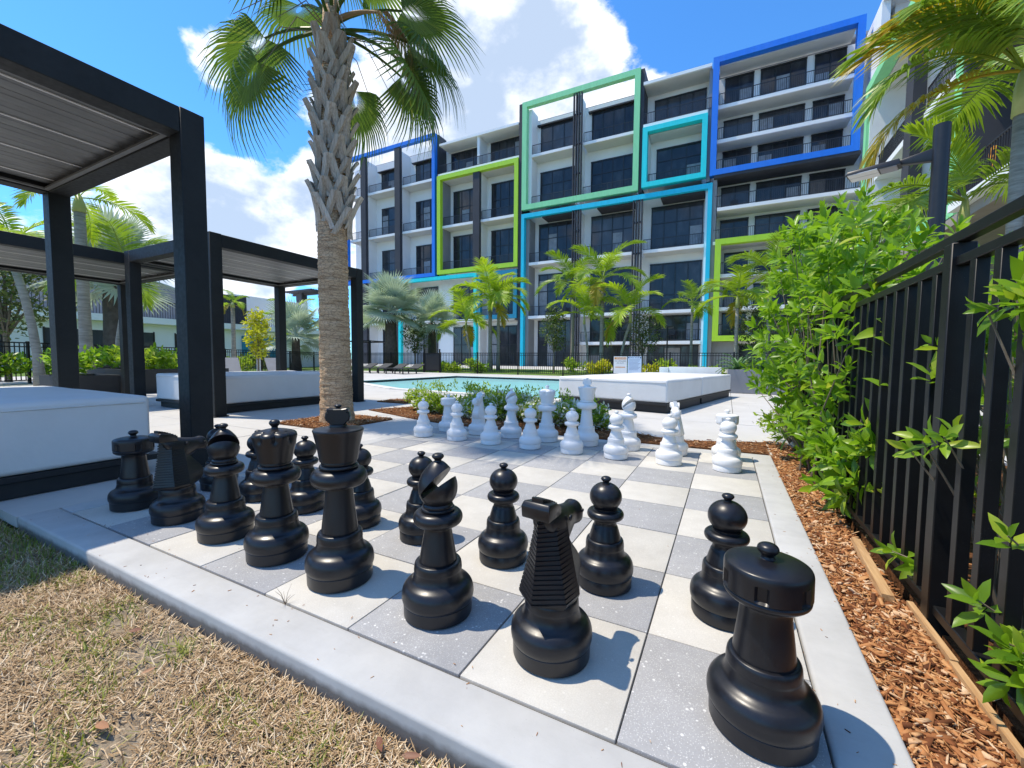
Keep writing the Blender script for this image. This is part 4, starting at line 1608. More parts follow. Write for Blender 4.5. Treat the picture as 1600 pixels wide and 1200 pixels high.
# --- section D: cyan frame under a roofed loft
frame_xz(-4.95, 0.75, 17.62, 23.25, 'paint_cyan', 0.46, BY - .15, BY + .5)
bp('wall_panel', 0.76, 1.06, BY + .3, WY, 17.3, 27.2, 'stucco_grey')
bp('party_wall', -4.9, -4.5, BY + .51, WY, 17.6, 23.2, 'stucco_white')
slab(-4.5, 0.30, 18.0)
railing(-4.45, 0.25, 18.0)
window(-3.9, 0.2, 18.05, 21.9, cols=3, transom=[20.7])
bp('soffit', -4.45, .25, BY + .55, WY - .02, 22.70, 22.78, 'soffit')
slab(-4.95, 0.72, 23.62, BY + .05)
railing(-4.9, 1.0, 23.62, BY + .15)
window(-4.2, 0.4, 23.7, 26.7, cols=4)
bp('roof_slab', -5.0, 0.95, BY + .02, WY, 27.3, 27.58, 'slab_white')
bp('soffit', -4.95, .9, BY + .2, WY - .02, 27.28, 27.296, 'soffit')
# --- section E: tall teal frame down to the garden
frame_xz(-17.95, 1.32, 0.0, 17.05, 'paint_teal', 0.46, open_bottom=True, wv=0.36)
louvre_fin(-12.02, -11.05, 0.0, 16.6)
louvre_fin(-5.75, -4.8, 0.0, 16.6)
bp('party_wall', -17.58, -17.2, BY + .56, WY, 0, 16.6, 'stucco_grey')
bp('party_wall', 0.75, 0.96, BY + .56, WY, 0, 16.6, 'stucco_white')
for q, (a, b) in enumerate(((-17.2, -12.03), (-11.04, -5.76), (-4.79, 0.74))):
    bp('soffit_band', a + 1.6, b - .1, BY + .4, WY - .02, 16.45, 16.95, 'stucco_dark')
    for z, zt in ((11.75, 16.25), (5.80, 10.6)):
        slab(a, b, z)
        railing(a + .02, b - .02, z)
        window(a + .55, b - .25, z + .02, zt, cols=4, transom=[z + 1.7] if q == 2 and z < 6 else [z + 2.9])
    if q:
        slab(a, b, 2.80)
        railing(a + .02, b - .02, 2.80)
        window(a + .6, b - .3, 2.85, 5.35, cols=4)
        window(a + .5, b - .3, .1, 2.4, cols=3)
    else:
        window(a + .55, b - .2, .1, 5.3, cols=4, transom=[2.9])
# --- section F: blue frame over single storeys
frame_xz(1.05, 11.78, 17.62, 27.9, 'paint_blue', 0.50, BY - .1, BY + .55)
for z in (18.05, 20.85, 23.85):
    slab(1.55, 11.28, z, BY + .35)
    railing(1.6, 11.25, z, BY + .4)
    zt = z + 2.35 if z < 23 else 27.05
    for a, b, c in ((2.05, 4.3, 2), (4.9, 8.25, 3), (8.9, 11.0, 2)):
        window(a, b, z + .05, zt, cols=c)
bp('soffit', 1.56, 11.27, BY + .5, WY - .02, 27.30, 27.38, 'soffit')
bp('undercroft', 1.4, 11.9, BY - .05, WY, 17.35, 17.60, 'stucco_dark')
for z in (14.75, 11.75):
    slab(1.75 if z > 12 else 1.5, 12.0, z, BY + .1)
    railing(1.5, 12.0, z, BY + .2)
    for a, b, c in ((2.05, 4.3, 2), (4.9, 8.25, 3), (8.9, 11.3, 2)):
        window(a, b, z + .05, z + 2.35, cols=c)
frame_xz(1.70, 12.15, 2.70, 11.9, 'paint_lime', 0.50, BY - .12, BY + .5)
bp('wall_panel', 1.33, 1.68, BY + .2, WY, 0, 17.3, 'stucco_grey')
for z in (8.8, 5.8, 3.2):
    slab(2.2, 11.65, z, BY + .3)
    railing(2.22, 11.6, z, BY + .38)
    for a, b, c in ((2.5, 4.4, 2), (5.0, 8.25, 3), (8.9, 11.3, 2)):
        window(a, b, z + .05, z + 2.2, cols=c)
bp('wall', 1.7, 3.6, BY + .9, WY, 0, 2.68, 'stucco_grey')
window(4.0, 11.5, .1, 2.4, WY - .01, cols=6)
# --- section G: set of end balconies behind the wing
for z in (5.8, 8.8, 11.75, 14.75, 17.7, 20.8, 23.85):
    slab(12.4, 15.5, z, 39.6, 40.75)
    railing(12.45, 15.4, z, 39.7)
    window(13.4, 15.2, z + .05, z + 2.3, 40.78, cols=2)
bp('party_wall', 12.25, 12.75, 40.0, 44.0, 0, 27.3, 'slab_white')
bp('roof_slab', 12.3, 22, 39.4, 44.1, 27.2, 27.5, 'slab_white')
# --- lower left: teal frame and petrol inner frame
frame_xz(-35.9, -23.75, 0.0, 11.15, 'paint_cyan', 0.42, BY - .08, BY + .4, open_bottom=True)
frame_xz(-23.7, -18.42, 5.6, 11.1, 'paint_petrol', 0.46, BY - .06, BY + .4)
for x, z in ((-28.0, 23.65), (-9.5, 18.0), (-2.6, 18.0), (-15, 5.85), (-13.4, 5.85), (3.1, 14.75), (-38.9, 23.5), (-2.0, 3.0), (-8.0, 3.0)):
    furniture(x, WY - .9, z + .01)

# ------------------------------------------------------------------ side wing on the plane x = 9.8, looking back at the pool
wing = empty('apartment_wing', (11, 24, 0), 0, 'mint framed side wing of the apartments behind the lamp post', 'building')
WX, WYo = 11.0, 24.0


def wp(name, x0, x1, y0, y1, z0, z1, mat, parent=None):
    return box(name, x0 - WX, x1 - WX, y0 - WYo, y1 - WYo, z0, z1, mat, parent or wing)


FXw = 9.8
simple('wood_soffit', (0.27, 0.235, 0.20), (0.33, 0.29, 0.25), 2, 0.8, coord='World')
wp('wall', 12.0, 21, 8, 31.3, 5.9, 27.4, 'stucco_white')
wp('end_wall', 9.95, 11.995, 30.93, 31.28, 6.0, 16.6, 'stucco_white')
wp('lower_wall', 13.5, 21, 8, 39.5, 0, 5.5, 'stucco_grey')
m = MB()
m.box(FXw - WX, FXw + .55 - WX, 31.0 - WYo, 31.5 - WYo, 5.95, 17.0)
m.box(FXw - WX, FXw + .55 - WX, 19.2 - WYo, 19.7 - WYo, 5.95, 17.0)
m.box(FXw - WX, FXw + .55 - WX, 19.7 - WYo, 31.0 - WYo, 16.5, 17.0)
m.box(FXw - WX, FXw + .55 - WX, 19.7 - WYo, 31.0 - WYo, 5.95, 6.45)
m.build('box_frame', 'paint_mint', wing)
wp('pillar', FXw + .1, FXw + .55, 24.1, 25.0, 6.45, 16.5, 'stucco_dark')
wp('party_wall', FXw + .55, 12.0, 24.25, 24.85, 6.2, 16.5, 'stucco_white')
for k in range(7):
    wp('soffit_board', FXw + .02 + .53 * k, FXw + .545 + .53 * k, 8, 31.0, 5.60, 5.93, 'wood_soffit')


def wing_rail(y0, y1, z, x=FXw + .6, h=1.08):
    m = MB()
    m.box(x - WX, x + .05 - WX, y0 - WYo, y1 - WYo, z + h - .05, z + h)
    m.box(x - WX, x + .05 - WX, y0 - WYo, y1 - WYo, z + .08, z + .12)
    n = int((y1 - y0) / .13)
    for k in range(n + 1):
        yy = y0 + (y1 - y0) * k / n
        m.box(x + .012 - WX, x + .038 - WX, yy - .012 - WYo, yy + .012 - WYo, z + .12, z + h - .05)
    o = m.build('railing', 'rail_dark', wing)
    o['kind'] = 'stuff'


def wing_window(y0, y1, z0, z1, cols=3):
    g = wp('window', 11.93, 11.96, y0, y1, z0, z1, 'window_glass')
    m = MB()
    for k in range(cols + 1):
        yy = y0 + (y1 - y0) * k / cols
        m.box(11.86 - WX, 11.925 - WX, yy - .05 - WYo, yy + .05 - WYo, z0, z1)
    m.box(11.862 - WX, 11.924 - WX, y0 + .05 - WYo, y1 - .05 - WYo, z1 - .07, z1 + .07)
    m.build('frame', 'mullion_dark', g)


for a, b in ((25.0, 31.0), (19.7, 24.2)):
    for z in (6.45, 11.7):
        if z > 7:
            s = wp('balcony_slab', FXw + .5, 12.0, a, b, z - .3, z, 'slab_white')
        wing_rail(a + .05, b - .05, z)
        wing_window(a + .9, b - .5, z + .05, z + 3.9)
    wp('soffit', FXw + .56, 11.98, a + .02, b - .02, 16.42, 16.48, 'soffit')
# balconies nearer the camera, right of the frame, dark wall
wp('dark_wall', 11.2, 11.98, 8, 19.15, 6.2, 10.6, 'stucco_dark')
for z in (6.2, 11.7, 17.0):
    wp('balcony_slab', FXw - .25, 11.18, 8, 18.9, z - .26, z, 'slab_white')
    wing_rail(8.1, 18.85, z, FXw - .15)
wp('upper_wall', 11.2, 11.99, 8, 19.15, 11.7, 24.0, 'stucco_grey')
wp('side_panel', FXw + .02, 11.98, 19.0, 19.18, 6.2, 16.9, 'stucco_dark')
# upper storey canted edge above the frame: dark coping and pale rail
wp('coping', FXw + .3, 12.3, 8, 31.2, 17.05, 17.30, 'slab_white')
wp('upper_soffit', FXw + .35, 12.2, 8, 31.1, 17.31, 17.36, 'stucco_dark')

# amber characters hung on the wing railing
t = NT('amber_sign')
t.set(color=(0.80, 0.36, 0.03), rough=0.5)


def text_obj(name, body, size, mat, M, parent=None, ext=0.0, align='CENTER'):
    cu = bpy.data.curves.new(name, 'FONT')
    cu.body = body
    cu.size = size
    cu.extrude = ext
    cu.align_x = align
    cu.align_y = 'CENTER'
    cu.materials.append(MATS[mat])
    o = bpy.data.objects.new(name, cu)
    link(o, parent)
    o.matrix_local = M
    return o


sg = empty('character_sign', (FXw - .06, 16.6, 6.3), 0, 'amber characters fixed behind the wing balcony railing', 'sign')
Mx = Matrix(((0, 0, -1, 0), (-1, 0, 0, 0), (0, 1, 0, 0), (0, 0, 0, 1)))   # text facing -x, reading towards -y
text_obj('character', '9', 0.95, 'amber_sign', Matrix.Translation((0.12, 0.45, 0.62)) @ Mx, sg, 0.02)
text_obj('character', 'r', 0.95, 'amber_sign', Matrix.Translation((0.12, -0.25, 0.45)) @ Mx, sg, 0.02)
text_obj('character', 'n', 0.95, 'amber_sign', Matrix.Translation((0.12, -0.70, 0.45)) @ Mx, sg, 0.02)

# ------------------------------------------------------------------ low clubhouse on the far left, wall along x = -30
club = empty('clubhouse', (-33, 14, 0), 0, 'low white two storey clubhouse seen through the pergolas', 'building')


def cp(name, x0, x1, y0, y1, z0, z1, mat, parent=None):
    return box(name, x0 + 33, x1 + 33, y0 - 14, y1 - 14, z0, z1, mat, parent or club)


cp('wall', -38, -30.6, -8, 26, 0, 3.0, 'stucco_white')
cp('balcony_slab', -38, -30, -8.2, 26.2, 2.95, 3.35, 'slab_white')
cp('upper_wall', -38, -33.2, -8, 17, 3.36, 5.9, 'stucco_grey')
cp('stair_tower', -35, -31.0, 17.0, 19.3, 3.36, 5.6, 'stucco_dark')
cp('upper_wall', -38, -33, 19.4, 26, 3.36, 6.0, 'stucco_white')
for (a, b) in ((3.5, 6.5), (8.0, 13.0), (14.2, 16.0)):
    w = cp('window', -30.63, -30.585, a, b, 0.5, 2.4, 'window_glass')
    m = MB()
    for k in range(4):
        yy = a + (b - a) * k / 3
        m.box(-30.59 + 33, -30.55 + 33, yy - .04 - 14, yy + .04 - 14, .45, 2.45)
    m.build('frame', 'mullion_dark', w)
cp('teal_panel', -30.58, -30.3, 18.6, 21.2, 0.0, 2.5, 'paint_petrol')
m = MB()
m.box(-30.15 + 33, -30.10 + 33, -8 - 14, 26 - 14, 4.35, 4.42)
for k in range(240):
    yy = -8 + 34 * k / 239
    m.box(-30.14 + 33, -30.11 + 33, yy - .012 - 14, yy + .012 - 14, 3.36, 4.35)
o = m.build('railing', 'rail_dark', club)
o['kind'] = 'stuff'
# roof trellis tower
r = empty('trellis_tower', (-32.5, 26.0, 0), 0, 'dark stair tower with slatted trellis roof beyond the pergola', 'tower')
box('column', -1.4, -.6, -.3, .3, 0, 7.0, 'stucco_dark', r)
for k in range(9):
    box('slat', -2.2, 1.7, -1.0 + .25 * k, -.9 + .25 * k, 7.0, 7.15, 'stucco_dark', r)
box('beam', -2.2, 1.7, -.1, .1, 6.8, 6.99, 'stucco_dark', r)

# ------------------------------------------------------------------ vegetation
leafmat('sabal_leaf', (0.04, 0.085, 0.015), (0.125, 0.20, 0.028), (0.34, 0.34, 0.05), 0.45, 0.45)
leafmat('sabal_dead', (0.26, 0.15, 0.065), (0.44, 0.29, 0.14), (0.52, 0.38, 0.20), 0.7, 0.15)
leafmat('silver_leaf', (0.30, 0.38, 0.30), (0.52, 0.60, 0.49), (0.62, 0.67, 0.57), 0.5, 0.25)
leafmat('feather_leaf', (0.20, 0.32, 0.016), (0.42, 0.56, 0.030), (0.62, 0.60, 0.05), 0.4, 0.40)
leafmat('feather_green', (0.09, 0.19, 0.018), (0.27, 0.40, 0.030), (0.42, 0.44, 0.05), 0.4, 0.35)
leafmat('feather_gold', (0.24, 0.26, 0.02), (0.50, 0.38, 0.03), (0.62, 0.30, 0.04), 0.45, 0.35)
leafmat('bush_leaf', (0.085, 0.20, 0.012), (0.28, 0.48, 0.026), (0.58, 0.62, 0.06), 0.36, 0.45)
leafmat('bush_leaf_part', (0.09, 0.21, 0.014), (0.30, 0.50, 0.028), (0.58, 0.62, 0.06), 0.34, 0.45, attr=False)
leafmat('hedge_leaf', (0.16, 0.28, 0.02), (0.42, 0.56, 0.04), (0.64, 0.68, 0.10), 0.4, 0.5)
leafmat('hedge_white', (0.66, 0.66, 0.56), (0.82, 0.82, 0.75), (0.88, 0.88, 0.84), 0.6, 0.25)
leafmat('tree_leaf', (0.05, 0.09, 0.022), (0.13, 0.19, 0.045), (0.24, 0.27, 0.08), 0.45, 0.30)
leafmat('yellow_leaf', (0.38, 0.40, 0.02), (0.66, 0.65, 0.03), (0.62, 0.50, 0.04), 0.45, 0.35)
leafmat('agave_leaf', (0.06, 0.15, 0.06), (0.14, 0.27, 0.09), (0.22, 0.34, 0.12), 0.4, 0.20)
leafmat('green_stem', (0.22, 0.27, 0.07), (0.36, 0.38, 0.12), (0.42, 0.40, 0.16), 0.5, 0.0)

t = NT('sabal_trunk')
v = t.coords('World')
rings = t.noise(t.mapv(v, (1.0, 1.0, 9.0)), 5.0, 7, 0.65, 0.35)
crack = t.voro(t.mapv(v, (1.0, 1.0, 2.6)), 19.0, 'DISTANCE_TO_EDGE')
ck = t.ramp(crack, [(0.0, 0.0), (0.09, 1.0)])
c = t.ramp(rings, [(0.3, (0.33, 0.20, 0.11)), (0.52, (0.66, 0.45, 0.27)), (0.72, (0.78, 0.575, 0.375))])
t.set(color=t.mix(t.math('MULTIPLY', t.math('SUBTRACT', 1.0, ck), 0.62), c, (0.12, 0.075, 0.048)), rough=0.9, spec=0.15)
t.bump(t.math('ADD', rings, t.math('MULTIPLY', ck, 0.3)), 0.9, 0.02)
t = NT('sabal_boot')
v = t.coords('Object')
g_ = t.noise(t.mapv(v, (3, 40, 40)), 1.4, 6, 0.7)
t.set(color=t.ramp(g_, [(0.28, (0.20, 0.165, 0.125)), (0.5, (0.50, 0.44, 0.365)), (0.75, (0.68, 0.61, 0.52))]), rough=0.9, spec=0.15)
t.set(color=t.mix(t.math('MULTIPLY', t.rnd(), 0.4), t.b.inputs['Base Color'].links[0].from_socket, (0.23, 0.185, 0.14)))
t.bump(g_, 0.6, 0.01)
t = NT('pale_trunk')
v = t.coords('World')
t.set(color=t.ramp(t.noise(t.mapv(v, (1, 1, 7)), 3.5, 6, 0.65), [(0.3, (0.20, 0.18, 0.15)), (0.7, (0.40, 0.37, 0.31))]), rough=0.85, spec=0.2)
t.bump(t.noise(t.mapv(v, (1, 1, 9)), 4, 4), 0.5, 0.02)
simple('crownshaft', (0.30, 0.34, 0.10), (0.42, 0.44, 0.16), 4, 0.5, coord='World')
simple('dark_trunk', (0.065, 0.052, 0.042), (0.12, 0.10, 0.08), 6, 0.9, 0.6, 0.03, coord='World')
simple('twig', (0.15, 0.115, 0.075), (0.25, 0.20, 0.14), 20, 0.85, coord='World')


def strip_faces(n):
    """faces for n stations of (left, mid, right)"""
    f = []
    for i in range(n - 1):
        a, b = 3 * i, 3 * (i + 1)
        f += [(a, a + 1, b + 1, b), (a + 1, a + 2, b + 2, b + 1)]
    return f


def fan_geo(nseg, R, spread, droop, split, fold=0.18, tipdroop=0.5, seed=0, costa=0.25, wmul=1.0, bend=0.0):
    """fan leaf in local space: hub at the origin, blade along +X; returns verts, faces, rnd"""
    rr = random.Random(seed)
    V, F, RN = [], [], []
    for k in range(nseg):
        u = (k + .5) / nseg * 2 - 1
        a = u * spread / 2
        L = R * (1.0 - 0.28 * abs(u) ** 1.6) * rr.uniform(.92, 1.04)
        hub = costa * R * (1 - abs(u))                     # segments leave along the costa
        w0 = (spread / nseg) * R * 0.60 * wmul
        st = 6
        base = len(V)
        jit = rr.uniform(-.25, .25)
        for i in range(st):
            s = i / (st - 1)
            d = hub * .35 + L * s
            if s < split:
                w = w0 * (0.10 + 0.90 * s / split) * 0.5 * 1.1
            else:
                w = w0 * 0.55 * (1 - ((s - split) / (1 - split)) ** 1.3) + .0012
            x = hub * .65 + math.cos(a) * d
            y = math.sin(a) * d
            z = -droop * (d / R) ** 2 * R - tipdroop * R * max(0, s - split) ** 2 * (1 + jit) + 0.10 * R * abs(u) * s * (1 - s * .5)
            px, py = -math.sin(a), math.cos(a)
            lift = fold * w * 2
            V += [(x + px * w, y + py * w, z), (x, y, z + lift), (x - px * w, y - py * w, z)]
        F += [tuple(base + q for q in f) for f in strip_faces(st)]
        RN += [min(1, max(0, rr.gauss(.45, .18)))] * (2 * (st - 1))
    if bend:
        cb, sb = math.cos(bend), math.sin(bend)
        V = [(x * cb + z * sb, y, -x * sb + z * cb) for x, y, z in V]
    return V, F, RN


def fan_frond(name, petiole, nseg, R, spread, droop, split, tipdroop, seed, mat, pr=0.016, arch=0.25, thick=True, costa=0.25, wmul=1.0, bend=0.0):
    """mesh datablock: petiole from origin along +X with an arch, then the fan"""
    V, F, RN = fan_geo(nseg, R, spread, droop, split, tipdroop=tipdroop, seed=seed, costa=costa, wmul=wmul, bend=bend)
    m = MB()
    pts = []
    for i in range(6):
        s = i / 5
        pts.append((petiole * s, 0, arch * petiole * (s - s * s) * 1.0))
    m.tube(pts, [pr * (1.5 - .7 * i / 5) for i in range(6)], 6)
    nb = len(m.v)
    nfb = len(m.f)
    verts = m.v + [(x + petiole, y, z) for x, y, z in V]
    faces = m.f + [tuple(nb + q for q in f) for f in F]
    me = bpy.data.meshes.new(name)
    me.from_pydata(verts, [], faces)
    a = me.attributes.new('rnd', 'FLOAT', 'FACE')
    a.data.foreach_set('value', np.asarray([.55] * nfb + RN, dtype=np.float32))
    me.materials.append(MATS[mat])
    return me


def feather_frond(name, L, nleaf, leaf, seed, mat, rise=0.7, curl=1.9, pr=0.012, width=0.028, droop=0.35, start=0.18, vee=0.35, ragged=0.1):
    """pinnate frond: rachis leaves the origin along +X rising, arching over; two ranks of leaflets"""
    rr = random.Random(seed)
    m = MB()
    pts = []
    N = 14
    x = z = 0.0
    ang = rise
    for i in range(N):
        pts.append((x, 0, z))
        x += math.cos(ang) * L / (N - 1)
        z += math.sin(ang) * L / (N - 1)
        ang -= curl / (N - 1) * (0.5 + i / (N - 1))
    m.tube(pts, [pr * (1.3 - 1.1 * i / (N - 1)) for i in range(N)], 5)
    nfb = len(m.f)
    V, F, RN = list(m.v), list(m.f), [.75] * nfb

    def at(s):
        f = s * (N - 1)
        i = min(int(f), N - 2)
        a, b = Vector(pts[i]), Vector(pts[i + 1])
        return a.lerp(b, f - i), (b - a).normalized()
    for k in range(nleaf):
        s = start + (1 - start) * (k + .5) / nleaf
        p, d = at(min(s, .999))
        side_n = Vector((0, 1, 0))
        upn = side_n.cross(d) * -1
        if upn.z < 0:
            upn = -upn
        ll = leaf * (0.55 + 0.75 * math.sin(PI * min(1, (s - start) / (1 - start) * .86 + .12))) * rr.uniform(1 - ragged, 1 + ragged)
        for sg in (-1, 1):
            fwd = 0.45 + 0.85 * ((s - start) / (1 - start)) ** 1.5 + rr.uniform(-.08, .08)
            dirv = (d * math.sin(fwd) + side_n * sg * math.cos(fwd) + upn * (vee + rr.uniform(-.12, .12))).normalized()
            wv = (d - dirv * d.dot(dirv)).normalized()
            base = len(V)
            st = 4
            for i in range(st):
                q = i / (st - 1)
                w = width * (0.35, 1.0, 0.78, 0.05)[i]
                c = p + dirv * ll * q - Vector((0, 0, 1)) * droop * ll * q * q
                nrm = dirv.cross(wv)
                V += [tuple(c + wv * w), tuple(c - nrm * w * .35), tuple(c - wv * w)]
            F += [tuple(base + q for q in f) for f in strip_faces(st)]
            RN += [min(1, max(0, rr.gauss(.5, .16) + .25 * (s - .5)))] * (2 * (st - 1))
    me = bpy.data.meshes.new(name)
    me.from_pydata(V, [], F)
    a = me.attributes.new('rnd', 'FLOAT', 'FACE')
    a.data.foreach_set('value', np.asarray(RN, dtype=np.float32))
    me.materials.append(MATS[mat])
    return me


def frond_matrix(loc, yaw, pitch, roll=0.0, s=1.0):
    return Matrix.Translation(loc) @ Matrix.Rotation(yaw, 4, 'Z') @ Matrix.Rotation(-pitch, 4, 'Y') @ Matrix.Rotation(roll, 4, 'X') @ Matrix.Scale(s, 4)


# ------------------------------------------------------------------ the cabbage palm
palm = empty('cabbage_palm', (-1.39, 2.86, 0.0), 0, 'tall cabbage palm with criss-cross boots standing in the mulch square', 'palm tree')
tv, tf = [], []
SEG, NZ = 40, 150
for i in range(NZ + 1):
    s = i / NZ
    z = 2.95 * s
    r0 = 0.196 - 0.014 * min(1, s * 2.2) - 0.010 * s + 0.022 * math.exp(-s * 26)
    cx = -0.035 * math.sin(s * 2.2)
    for k in range(SEG):
        a = 2 * PI * k / SEG
        n = mnoise.noise(Vector((math.cos(a) * 2.2, math.sin(a) * 2.2, z * 11.0)))
        n2 = mnoise.noise(Vector((math.cos(a) * 7, math.sin(a) * 7, z * 36.0)))
        ringy = 0.0045 * math.sin(z * 120 + 2.0 * n * 3)
        r = r0 + 0.010 * n + 0.006 * n2 + ringy
        tv.append((cx + r * math.cos(a), r * math.sin(a), z))
for i in range(NZ):
    for k in range(SEG):
        k2 = (k + 1) % SEG
        tf.append((i * SEG + k, i * SEG + k2, (i + 1) * SEG + k2, (i + 1) * SEG + k))
pydata('trunk', tv, tf, 'sabal_trunk', palm, smooth=True)
MB().tube([(-.03, 0, 2.9), (-.02, 0, 3.8), (0, 0, 4.7), (0, 0, 5.2)], [.165, .16, .12, .08], 20).build('heart', 'sabal_trunk', palm, smooth=True)


def boot_mesh(seed, L=0.62):
    """split leaf base: a flat tapering strap that forks at its foot, leaning off the trunk"""
    rr = random.Random(seed)
    V, F = [], []
    st = 7
    for sg in (-1, 1):
        b = len(V)
        for i in range(st):
            s = i / (st - 1)
            x = L * s
            off = sg * (0.128 * (1 - s) ** 1.1 + 0.010)
            w = 0.044 + 0.012 * s + rr.uniform(-.004, .004)
            zz = 0.004 + 0.065 * s ** 2.2 - .02 * (1 - s) ** 2 + rr.uniform(-.004, .004)
            th = 0.010 + 0.018 * s
            V += [(x, off - w, zz - th * .3), (x, off, zz + th), (x, off + w, zz - th * .3), (x, off, zz - th)]
        for i in range(st - 1):
            a, c = b + 4 * i, b + 4 * (i + 1)
            F += [(a, a + 1, c + 1, c), (a + 1, a + 2, c + 2, c + 1), (a + 2, a + 3, c + 3, c + 2), (a + 3, a, c, c + 3)]
        F += [(b + 3, b + 2, b + 1, b), tuple(b + 4 * (st - 1) + q for q in range(4))]
    me = bpy.data.meshes.new('boot')
    me.from_pydata(V, [], F)
    me.materials.append(MATS['sabal_boot'])
    return me


boots = [boot_mesh(q, L) for q, L in enumerate((.38, .42, .45, .48))]
nb = 74
for q in range(nb):
    s = q / (nb - 1)
    z = 2.32 + 2.15 * s
    yaw = q * 2.39996 + random.uniform(-.12, .12)
    r0 = 0.150 - 0.045 * max(0, s - .55) / .45
    # strap lies up along the trunk, tip leaning outward
    M = Matrix.Translation((r0 * math.cos(yaw), r0 * math.sin(yaw), z)) @ Matrix.Rotation(yaw, 4, 'Z') @ Matrix.Rotation(rad(-90 + 10 + 6 * random.random()), 4, 'Y') @ Matrix.Rotation(PI, 4, 'X')
    meshobj('boot', boots[q % 4], palm, M @ Matrix.Scale(random.uniform(.72, .98), 4))
live = [fan_frond('frond', .92, 46, 0.92, rad(205), .16, .42, .85, 11 + q, 'sabal_leaf', .017, .28, wmul=.86, bend=rad(27)) for q in range(3)]
dead = fan_frond('dead_frond', .50, 34, .66, rad(90), .25, .35, .9, 31, 'sabal_dead', .018, .3, bend=rad(50))
# yaw, pitch of petiole, mesh, scale: chosen leaf by leaf after the crown in the photograph
D = rad
FR = [(207, -24, 0, 1.0), (24, -26, 1, .98), (34, -4, 2, .95), (196, 2, 1, .95), 
      (60, -16, 1, .9), (120, -12, 2, .9), (300, 14, 2, .9), (50, 26, 2, .95),
      (168, 36, 0, .95), (5, 40, 2, .95), (215, 44, 1, .95), (320, 48, 0, .95), (75, 56, 2, .95), (140, 64, 0, .9), (260, 62, 1, .9), (20, 76, 2, .9)]
for yaw, pit, mi, s in FR:
    z = 4.80 + .32 * max(0, pit) / 75
    meshobj('frond', live[mi], palm, frond_matrix((.06 * math.cos(D(yaw)), .06 * math.sin(D(yaw)), z), D(yaw), D(pit), D(random.uniform(-22, 22)), s))
for yaw, pit, s in ((32, -28, 1.0), (24, -34, .9)):
    meshobj('dead_frond', dead, palm, frond_matrix((.10 * math.cos(D(yaw)), .10 * math.sin(D(yaw)), 4.95), D(yaw), D(pit + 40), 0, s))
# thread-like fruit stalks
fs_ = MB()
for q in range(12):
    yw = random.uniform(0, 2 * PI)
    L = random.uniform(.7, 1.3)
    fs_.tube([(0, 0, 4.75), (L * .5 * math.cos(yw), L * .5 * math.sin(yw), 4.85), (L * math.cos(yw), L * math.sin(yw), 4.4 - .3 * random.random())], [.009, .006, .003], 5)
fs_.build('fruit_stalk', 'twig', palm)['kind'] = 'stuff'

# ------------------------------------------------------------------ silver fan palms
silver = [fan_frond('frond', 1.0, 34, 1.3, rad(270), .05, .42, .30, 41 + q, 'silver_leaf', .03, .15, wmul=.92) for q in range(2)]


def silver_palm(x, y, h, label, s=1.0, n=26, tr=.28, z0=0.0):
    r = empty('silver_palm', (x, y, z0), random.uniform(0, 6), label, 'palm tree', 'silver fan palms')
    MB().tube([(0, 0, 0), (0, 0, h * .5), (0, 0, h)], [tr * 1.25, tr, tr * .85], 14).build('trunk', 'dark_trunk', r, smooth=True)
    for q in range(n):
        u = q / (n - 1)
        pit = -35 + 115 * u ** .9 + random.uniform(-6, 6)
        yaw = q * 2.39996
        meshobj('frond', silver[q % 2], r, frond_matrix((0, 0, h + .25 * u), yaw, D(pit), D(random.uniform(-25, 25)), s * random.uniform(.88, 1.08)))
    return r


silver_palm(-18.1, 21.6, 4.1, 'large silver fan palm behind the far fence, left of the yellow palms', 1.12, 30, .42)
silver_palm(-17.3, 25.2, 3.6, 'smaller silver fan palm half hidden behind the large one', .95, 22, .32)
silver_palm(-15.2, 5.6, 3.5, 'silver fan palm rising behind the farthest pergola', .85, 20, .30)
silver_palm(-20.8, 16.2, 2.1, 'low silver fan palm beside the cabbage palm trunk', .95, 20, .25)

# ------------------------------------------------------------------ feather palms
fy = [feather_frond('frond', 2.5, 34, .66, 60 + q, 'feather_leaf', .95, 1.55, .024, .034, .30, vee=.34, ragged=.18) for q in range(3)]
fg = [feather_frond('frond', 2.5, 34, .66, 70 + q, 'feather_green', .95, 1.5, .024, .034, .30, vee=.34, ragged=.18) for q in range(2)]
fo = [feather_frond('frond', 1.9, 30, .45, 80, 'feather_gold', .45, 1.6, .02, .034, .3, vee=.3)]


